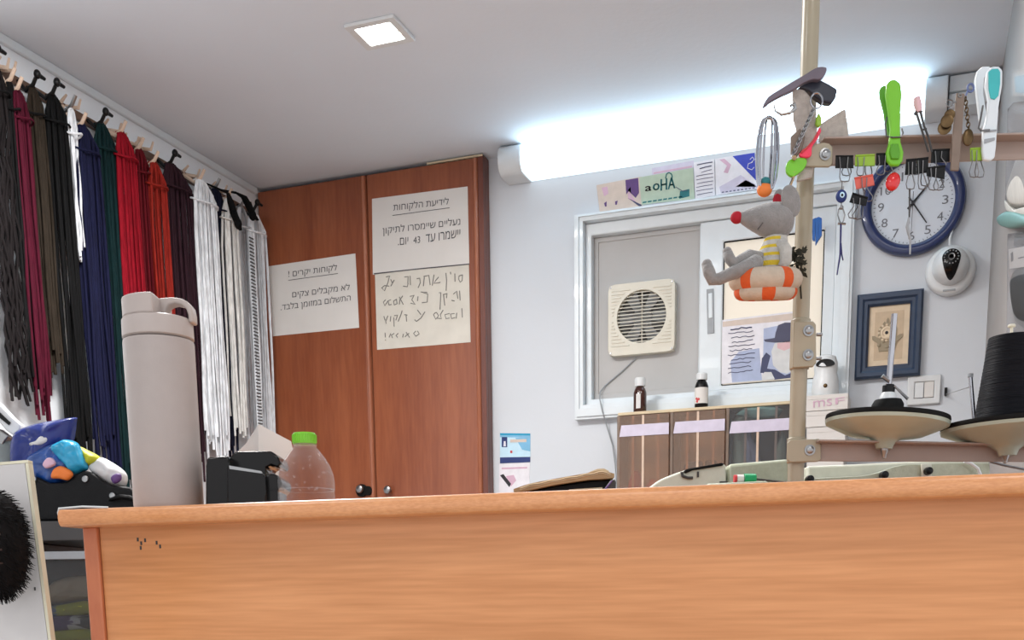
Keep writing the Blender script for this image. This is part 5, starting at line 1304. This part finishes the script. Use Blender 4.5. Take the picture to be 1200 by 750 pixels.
# teal and white peg
t = thing('clothes_peg', 'white clothes peg with teal finger pad, right on the upper bar', 'peg', hc(1158, 188))
b = peg_half([(1153,187),(1151.5,175),(1152.5,152),(1156,140),(1159,118),(1155,100),(1157,84),(1163,77.5),(1171,77),(1175.5,82),(1175,100),(1171,124),(1169,150),(1168,170),(1166.5,184),(1161,188.5)], -.010, .006, 'window_white'); b.build('jaw', t, bevel=.002, bseg=3)
b = peg_half([(1150,150),(1148,135),(1145,110),(1143.5,92),(1146,82),(1152,77.5),(1160,77),(1163,80),(1154,90),(1153,110),(1157,135),(1160,150)], .010, .006, 'window_white'); b.build('jaw', t, bevel=.002, bseg=3)
b = peg_half([(1158.5,84),(1163,80.5),(1170,80),(1172.5,84),(1172.5,98),(1170.5,112),(1166,116.5),(1161,115),(1159,105)], -.0115, .0016, 'teal'); b.build('finger_pad', t, bevel=.0007)
b = MB().use('grey_plastic'); b.prism([hc(x, y, -.0112) for x, y in ((1154,152.5),(1168,151.5),(1168,153.5),(1154,155))], FW*.002); b.prism([hc(x, y, -.0112) for x, y in ((1154,163),(1166,161),(1166,164),(1154,168))], FW*.002); b.build('jaw_groove', t)
b = MB().use('wire_steel'); b.tube([hc(x, y, o) for x, y, o in ((1152,124,-.002),(1150,135,-.006),(1147,150,-.008),(1150,153,-.011),(1160,152.5,-.0118))], .0012, 6); b.build('spring', t)
# red bead charm
bd = thing('bead_charm', 'shiny red bead charm hanging over the clock face', 'charm', hc(1046, 222))
b = MB().use('red_enamel'); b.ell(hc(1046.5,213,-.004), (RT*8.0*mp, FW*5*mp, (ZA+RT*.12)*9.6*mp), 28, 18); b.build('bead', bd)
b = MB().use('wire_steel'); b.tube([hc(x, y, -.004) for x, y in ((1047,205),(1046,199),(1044,195))], .0006, 5); n = 14
b.tube([hc(1043+4*math.cos(2*math.pi*k/n), 222.5+3*math.sin(2*math.pi*k/n), -.004) for k in range(n)], .0005, 5, closed=True); b.build('wire_ring', bd)
# eye bead pendant with strap
ep = thing('bead_pendant', 'blue eye bead pendant with navy strap hanging from the leftmost clip', 'pendant', hc(985, 320))
b = MB().use('pr_navy'); b.ell(hc(986,230,-.004), (RT*6.2*mp, FW*4*mp, ZA*6.8*mp), 24, 16); b.use('pr_skylight'); b.ell(hc(987,228.5,-.0072), (RT*3*mp, FW*1.3*mp, ZA*3.4*mp), 14, 8); b.use('black_gloss'); b.ell(hc(987,228.5,-.0082), (RT*1.4*mp, FW*1*mp, ZA*1.6*mp), 10, 8); b.build('eye_bead', ep)
b = MB().use('wire_steel'); b.tube([hc(x, y, -.004) for x, y in ((987,213),(986.5,220),(986,237),(986,243))], .0006, 5); b.build('wire', ep)
b = MB().use('steel'); b.ell(hc(986,243,-.004), (RT*2.6*mp,FW*2*mp,ZA*2.2*mp), 10, 8); b.tube([hc(x, y, -.004) for x, y in ((983,245),(982,252),(984,259),(986,262),(988.5,259),(990,252),(988,245),(983,245))], .0009, 6); b.tube([hc(x, y, -.004) for x, y in ((982,262),(991,262.5))], .0013, 6); b.build('clasp', ep)
b = MB().use('navy_strap'); b.tube([hc(x, y, -.004) for x, y in ((985.5,263),(985,285),(984.5,300),(982.5,312),(981,322))], [2.1*mp,2.0*mp,2.0*mp,1.7*mp,1.4*mp], 8, flat=.5); b.tube([hc(x, y, -.003) for x, y in ((985.5,285),(986.5,298),(988,305))], [1.8*mp,1.6*mp,1.3*mp], 8, flat=.5); b.build('strap', ep)
# grey cord over the clock
t = thing('hanging_cord', 'pair of grey cords with a twisted end hanging in front of the clock', 'cord', hc(1067, 298))
b = MB().use('dark_grey'); b.tube([hc(x, y, -.002) for x, y in ((1066,221),(1066,240),(1065.5,262))], .0011, 6); b.build('cord', t)
b = MB().use('grey_plastic'); b.tube([hc(x, y, -.002) for x, y in ((1065.5,255),(1063.5,266),(1065,274),(1067,280),(1066.5,298))], [.0015,.0024,.002,.0015,.001], 6); b.build('twisted_end', t)
# hair clip with pink tip
t = thing('hair_clip', 'black two-pronged hair clip with pink tip leaning on the upper bar', 'clip', hc(1090, 176))
b = MB().use('dark_grey')
for dx_ in (-2.6, 2.6): b.tube([hc(x+dx_*k_, y, -.004) for x, y, k_ in ((1076,130,1),(1081,148,.8),(1086,162,1),(1090,178,.8))], .0013, 6)
b.tube([hc(x, y, -.004) for x, y in ((1072.5,134),(1076,128),(1080,132))], .0018, 6); b.tube([hc(1083.5-2,152,-.004), hc(1083.5+2.4,151,-.004)], .0011, 6); b.build('prongs', t)
b = MB().use('pr_skin'); b.tube([hc(x, y, -.004) for x, y in ((1077,131),(1075.5,122),(1074.5,114))], [3.2*mp,4.4*mp,3.4*mp], 12); b.build('tip', t)
# brown strip with brass keys and a chain
t = thing('brown_strip', 'flat brown grey strip standing across the upper bar near the brass tags', 'strip', hc(1122, 200))
b = MB().use('taupe'); b.prism([hc(x, y, -.009) for x, y in ((1121,108.5),(1131,109.5),(1128,155),(1124,200),(1114,199.5),(1117,155))], FW*.003); t2 = b.build('strip', t, bevel=.001)
b = MB().use('steel'); b.tube([hc(1125+2*math.cos(k), 112+2*math.sin(k), -.0095) for k in range(7)], .0006, 5); b.build('eyelet', t)
t = thing('brass_tags', 'cluster of brass tags on a ring left of the brown strip', 'key ring', hc(1109, 157))
b = MB().use('brass')
for x, y, r_, o_ in ((1107,150,7,-.010),(1110,142,6.5,-.014),(1113,135,5.5,-.011)): b.lathe([(r_*mp,0),(r_*1.04*mp,-.001),(r_*.8*mp,-.0016),(r_*.3*mp,-.0012),(0,-.0012)], hc(x, y, o_), (FW+RT*.35).normalized(), seg=24)
b.build('tag', t)
b = MB().use('wire_steel'); n = 18
b.tube([hc(1113+4*math.cos(2*math.pi*k/n), 121+4*math.sin(2*math.pi*k/n), -.010) for k in range(n)], .0007, 6, closed=True); b.tube([hc(x, y, -.010) for x, y in ((1113,125),(1112,130),(1112,134))], .0007, 6); b.tube([hc(1117,121,-.0096), hc(1121,119,-.0092)], .0007, 6); b.build('ring', t)
t = thing('chain_charm', 'dark metal chain with oval charm right of the brown strip', 'charm', hc(1134, 170))
b = MB().use('brass'); 
for k in range(9):
    x, y = 1131.5+k*.45, 116+k*4.3; n = 10; c_ = hc(x, y, -.006); u = RT if k % 2 else FW
    b.tube([c_+u*(1.9*mp*math.cos(2*math.pi*j/n))+ZA*(2.9*mp*math.sin(2*math.pi*j/n)) for j in range(n)], .0006, 5, closed=True)
b.build('chain', t)
b = MB().use('brass'); b.ell(hc(1134.5,161,-.006), (RT*6*mp,FW*2*mp,ZA*9*mp), 20, 12); b.build('oval_charm', t)
b = MB().use('pr_slate'); n = 14; b.tube([hc(1137.5+3.6*math.cos(2*math.pi*k/n), 103+4.6*math.sin(2*math.pi*k/n), -.004) for k in range(n)], .0013, 6, closed=True); b.tube([hc(1134,107,-.004), hc(1131.5,113,-.006)], .001, 6); b.build('split_ring', t)

# ================================================================== THINGS ON THE POLE
KO = -.030
hk = lambda x, y, o=0: hs(x, y, KO+o)
def flat(px, off, dep, mm): return MB().use(mm).prism([hk(x, y, off) for x, y in px], FW*dep)
b = flat([(960,166),(962,145),(974,137),(991,127),(995,163),(985,165)], .012, .0018, 'sandpaper'); one(b, 'sandpaper_sheet', 'grey sandpaper scrap with pointed corner above the bar end', 'sandpaper', smooth=False)
b = flat([(929,104),(942,104),(949,112),(955,130),(958,150),(957,175),(952,208),(934,213),(938,180),(936,160),(930,140)], -.002, .004, 'sandpaper'); b.use('grey_cloth'); one(b, 'cloth_strip', 'long pale grey cloth strip draped down the upper pole', 'cloth', bevel=.0012)
t = thing('hair_claw', 'dark purple grey curved clip handle sticking out left of the pole top', 'clip', hk(930, 124))
b = flat(arc([(895,122),(901,113),(915,104),(928,96),(942,88),(955,80),(963,78),(969,79)])+arc([(969,82),(966,89),(960,93),(952,93),(940,98),(930,105),(915,112),(903,119),(896,125)]), -.016, .008, 'purple_grey'); b.build('handle', t, bevel=.0025, bseg=3)
b = flat([(936,102),(948,94),(960,92),(972,98),(982,104),(980,114),(975,121),(964,119),(955,112),(948,106)], -.005, .012, 'ink_cap'); b.build('wide_jaw', t, bevel=.0025, bseg=3)
b = MB().use('steel'); b.tube([hk(x, y, -.018) for x, y in ((907,122),(909,130),(916,134),(926,132),(932,127),(931,122),(926,124))], [.001,.0014,.002,.002,.0022,.0022,.0016], 8); b.build('curl', t)
# wire whisk loop
t = thing('wire_loop_tool', 'long glossy wire loop tool with orange and green tip left of the pole', 'tool', hk(897, 230))
b = MB().use('chrome')
for dx_, o_ in ((12,.0),(8.5,-.003),(4.5,.003)):
    n = 40; pts = []
    for k in range(n):
        a = 2*math.pi*k/n; x = 899.5+dx_*math.cos(a)*(1 if abs(math.sin(a)) < .9 else 1); y = 181+(46-dx_*.3)*math.sin(a)
        x = 899.5+dx_*math.copysign(abs(math.cos(a))**.5, math.cos(a))-(y-181)*.045; pts.append(hk(x, y, -.010+o_))
    b.tube(pts, .0014 if dx_ < 12 else .0018, 8, closed=True)
b.build('wire_loops', t)
b = MB().use('wire_steel'); b.tube([hk(x, y, -.012) for x, y in ((901,137),(900,126),(895,121))], .0006, 5); b.build('hanging_wire', t)
b = MB().use('pr_teal'); b.ell(hk(897,213,-.010), (RT*6*mp,FW*5*mp,ZA*5*mp), 16, 10); b.build('green_band', t)
b = MB().use('pr_orange'); b.ell(hk(896,222.5,-.010), (RT*8.5*mp,FW*6*mp,ZA*7.5*mp), 20, 12); b.build('orange_tip', t)
# key chain
t = thing('key_chain', 'dark metal chain with big ring hanging down the front of the pole', 'chain', hk(930, 183))
b = MB().use('chrome'); n = 22
b.tube([hk(957+7*math.cos(2*math.pi*k/n), 118+9*math.sin(2*math.pi*k/n), -.010) for k in range(n)], .0011, 6, closed=True); b.build('ring', t)
b = MB().use('steel')
for k in range(19):
    x, y = 954-k*1.35, 127+k*3.0; c_ = hk(x, y, -.011); u = (RT+ZA*.5).normalized() if k % 2 else FW; n = 10; ax_ = (-RT*.42+ZA*-.9).normalized()
    b.tube([c_+u*(2.6*mp*math.cos(2*math.pi*j/n))+ax_*(3.2*mp*math.sin(2*math.pi*j/n)) for j in range(n)], .0009, 5, closed=True)
b.build('links', t)
b = MB().use('steel'); b.use('taupe'); b.prism([hk(x, y, -.008) for x, y in ((927,160),(938,150),(944,160),(940,176),(932,186),(927,180))], FW*.003); b.build('metal_tag', t, bevel=.001)
t = thing('pink_tag', 'hot pink plastic tag slanting down the pole', 'tag', hk(946, 184))
b = flat(arc([(961,148),(955,160),(948,170),(940,176),(937,182),(944,184.5),(951,182),(952,172),(958,163),(963,153)]), -.014, .004, 'pink_tag'); b.build('tag_body', t, bevel=.0015)
b = MB().use('pr_red'); b.tube([hk(x, y, -.0148) for x, y in ((939,179),(946,173),(953,165),(958,156))], .0011, 6); b.build('rib', t)
b = flat([(957,137),(960,131),(963,137),(963,146),(959,149),(956,145)], -.010, .005, 'green_clip'); one(b, 'green_tab', 'small olive green tab above the pink tag on the pole', 'tag', bevel=.0015)
t = thing('green_tag', 'bright green rounded tag below the pink tag above the toy mouse', 'tag', hk(930, 206))
b = flat(arc([(943,184),(946,189),(943,197),(936,203),(929,207),(923,203),(921.5,196),(923,190),(928,186),(935,185)]), -.012, .005, 'lime'); b.build('tag_body', t, bevel=.002, bseg=3)
b = MB().use('kraft'); b.tube([hk(x, y, -.010) for x, y in ((931,202),(929,210),(927,217))], [.0022,.0016,.001], 8); b.ell(hk(931,185,-.015), (RT*2.6*mp,FW*2*mp,ZA*2.6*mp), 10, 8); b.build('cord', t)
# dried herb twig
b = MB().use('herb'); random.seed(9)
b.tube([hk(x, y, -.002) for x, y in ((941,298),(939,312),(938,335),(939,350))], .0012, 6)
for k in range(60):
    x, y = random.uniform(926,945), random.uniform(291,324); a = random.uniform(0,6.28); L = random.uniform(5,10)
    p = hk(x, y, random.uniform(-.012,.004)); u = RT*math.cos(a)+ZA*math.sin(a); v = (RT*-math.sin(a)+ZA*math.cos(a)+FW*random.uniform(-.6,.6)).normalized()
    b.prism([p-u*L*mp*.5, p-v*2.0*mp, p+u*L*mp*.5, p+v*2.2*mp], FW*.0006)
one(b, 'dried_twig', 'dark dried leafy twig tied to the pole behind the toy mouse', 'twig', smooth=False)

# ================================================================== PLUSH MOUSE
MO = -.055
hq = lambda x, y, o=0: hs(x, y, MO+o)
tm = thing('toy_mouse', 'grey plush toy mouse with red nose sitting in an orange striped swim ring', 'toy', hq(897, 352))
ax_ = (hq(922,254)-hq(866,254)).normalized()
b = MB().use('plush_grey'); o_ = hq(866, 254.5)
prof = [(0,-2),(4,-1),(6,3),(9,9),(12.5,17),(16,26),(18.6,35),(19.4,43),(18.4,50),(14.5,56),(8,60),(0,61.5)]
hd_dir = (ax_-ZA*.10).normalized(); b.lathe([(r*mp, h*mp) for r, h in prof], o_, hd_dir, seg=32)
b.ell(hq(905,266,.0), (RT*14*mp, FW*14*mp, ZA*10*mp), 20, 14)
head = b.build('head', tm, ang=180)
b = MB().use('plush_red'); b.ell(hq(863.5,255), (RT*7*mp, FW*6.4*mp, ZA*6.4*mp), 20, 14); b.build('nose', head, ang=180)
b = MB().use('dark_grey'); b.tube([hq(x, y, o) for x, y, o in ((894,261,-.0178),(891,265,-.0182),(888,269,-.0165))], .0007, 6); b.build('stitched_eye', head)
b = MB().use('plush_grey'); b.ell(hq(927,235.5,-.012), ((RT+FW*.3)*11.5*mp, FW*3.4*mp, (ZA-RT*.12)*16.5*mp), 24, 16); e1 = b.build('ear', head, ang=180)
b = MB().use('plush_grey'); b.ell(hq(914,235,.014), ((RT+FW*.3)*8*mp, FW*3*mp, ZA*12*mp), 24, 16); e2 = b.build('ear', head, ang=180)
b = MB().use('plush_red'); b.ell(hq(911.5,236,.010), ((RT+FW*.3)*6*mp, FW*2.6*mp, ZA*8*mp), 20, 12); o = b.build('ear_lining', e2, ang=180)
# body with striped shirt: one lathe, bands by height
bo = hq(901, 324); bt = hq(911, 272); bx = (bt-bo).normalized(); BL_ = (bt-bo).length
m = MB(); bp = [(0,-.06),(13,-.02),(17,.10),(18,.25),(17.6,.40),(16.4,.55),(14.5,.70),(12.5,.85),(10.5,.97),(0,1.04)]
for (r0, h0_), (r1, h1_) in zip(bp, bp[1:]):
    for j in range(4):
        a0, a1 = j/4, (j+1)/4; hm_ = h0_+(h1_-h0_)*(a0+a1)/2
        m.use('plush_yellow' if (hm_*5.2) % 1 < .45 else 'plush_white')
        seg = 28; u = RT; v = bx.cross(u).normalized(); vs = []
        for a in (a0, a1):
            r_ = (r0+(r1-r0)*a)*mp; h_ = (h0_+(h1_-h0_)*a)*BL_
            for k in range(seg):
                an = 2*math.pi*k/seg; vs.append(bo+bx*h_+u*(r_*math.cos(an))+v*(r_*.85*math.sin(an)))
        for k in range(seg):
            l = (k+1) % seg; nn_ = len(m.v); m.v += [vs[k], vs[l], vs[seg+l], vs[seg+k]]; m.f.append([nn_,nn_+1,nn_+2,nn_+3])
            right = (vs[k]-bo-bx*0).dot(RT) > 9*mp
            mi = m.cur
            if right and 'plush_white' in m.mats: mi = m.mats.index('plush_white')
            m.m.append(mi)
m.build('shirt_body', tm, ang=180)
b = MB().use('plush_white'); b.tube([hq(x, y, o) for x, y, o in ((915,284,-.012),(921,294,-.016),(921,306,-.018),(916,314,-.019))], [6*mp,7*mp,6.5*mp,5*mp], 14); b.build('arm', tm, ang=180)
b = MB().use('plush_yellow'); b.ell(hq(920.5,311,-.002), (RT*5*mp,FW*5*mp,ZA*8*mp), 16, 10); b.build('tail_trim', tm, ang=180)
def leg(pts, rads):
    b = MB().use('plush_grey'); P = [hq(x, y, o) for x, y, o in pts]; b.tube(P, [r*mp for r in rads], 16)
    b.ell(P[0], (RT*rads[0]*mp,FW*rads[0]*mp,ZA*rads[0]*mp), 16, 10); b.ell(P[-1], (RT*rads[-1]*mp,FW*rads[-1]*mp,ZA*rads[-1]*mp), 16, 10)
    b.build('leg', tm, ang=180)
leg([(885,309,-.022),(870,316,-.024),(855,321.5,-.024),(843,327,-.024),(835,327.5,-.024),(831,319,-.024),(828.5,310,-.024)], [9,8,6.6,6.4,7,6.8,5.6])
leg([(890,304,-.004),(878,301,-.012),(868,306,-.018),(860,309,-.020),(855,303,-.020),(852.5,295,-.020)], [8,7.6,6.6,6.4,6,5])
# swim ring
rc = hq(897, 328, -.002); Ru, rm = 27.5*mp, 13*mp; tiltv = (ZA-RT*.0+FW*-.22).normalized(); u = RT; v = tiltv.cross(u).normalized()
m = MB(); NS, NM = 60, 20
for i in range(NS):
    ang_ = 2*math.pi*i/NS; m.use('plush_orange' if (i % 12) in (0,1,2) else 'plush_cream'); quad = []
    for ii in (i, i+1):
        A = 2*math.pi*ii/NS; d = u*math.cos(A)+v*math.sin(A)
        row = [rc+d*(Ru+rm*math.cos(2*math.pi*j/NM))+tiltv*(rm*.95*math.sin(2*math.pi*j/NM)) for j in range(NM)]; quad.append(row)
    for j in range(NM):
        l = (j+1) % NM; nn_ = len(m.v); m.v += [quad[0][j], quad[1][j], quad[1][l], quad[0][l]]; m.f.append([nn_,nn_+1,nn_+2,nn_+3]); m.m.append(m.cur)
rc2, Ru2, rm2 = hq(897, 342, -.002), 25*mp, 10*mp
for i in range(NS):
    m.use('plush_orange' if ((i+6) % 12) in (0,1,2,3) else 'plush_cream'); quad = []
    for ii in (i, i+1):
        A = 2*math.pi*ii/NS; d = u*math.cos(A)+v*math.sin(A)
        quad.append([rc2+d*(Ru2+rm2*math.cos(2*math.pi*j/NM))+tiltv*(rm2*.9*math.sin(2*math.pi*j/NM)) for j in range(NM)])
    for j in range(NM):
        l = (j+1) % NM; nn_ = len(m.v); m.v += [quad[0][j], quad[1][j], quad[1][l], quad[0][l]]; m.f.append([nn_,nn_+1,nn_+2,nn_+3]); m.m.append(m.cur)
m.build('swim_ring', tm, ang=180)
b = MB().use('dark_grey'); b.tube([hq(922,224,-.008), hk(929,208,-.010), hk(927,217,-.010)], .0006, 5); b.build('hanging_loop', tm)
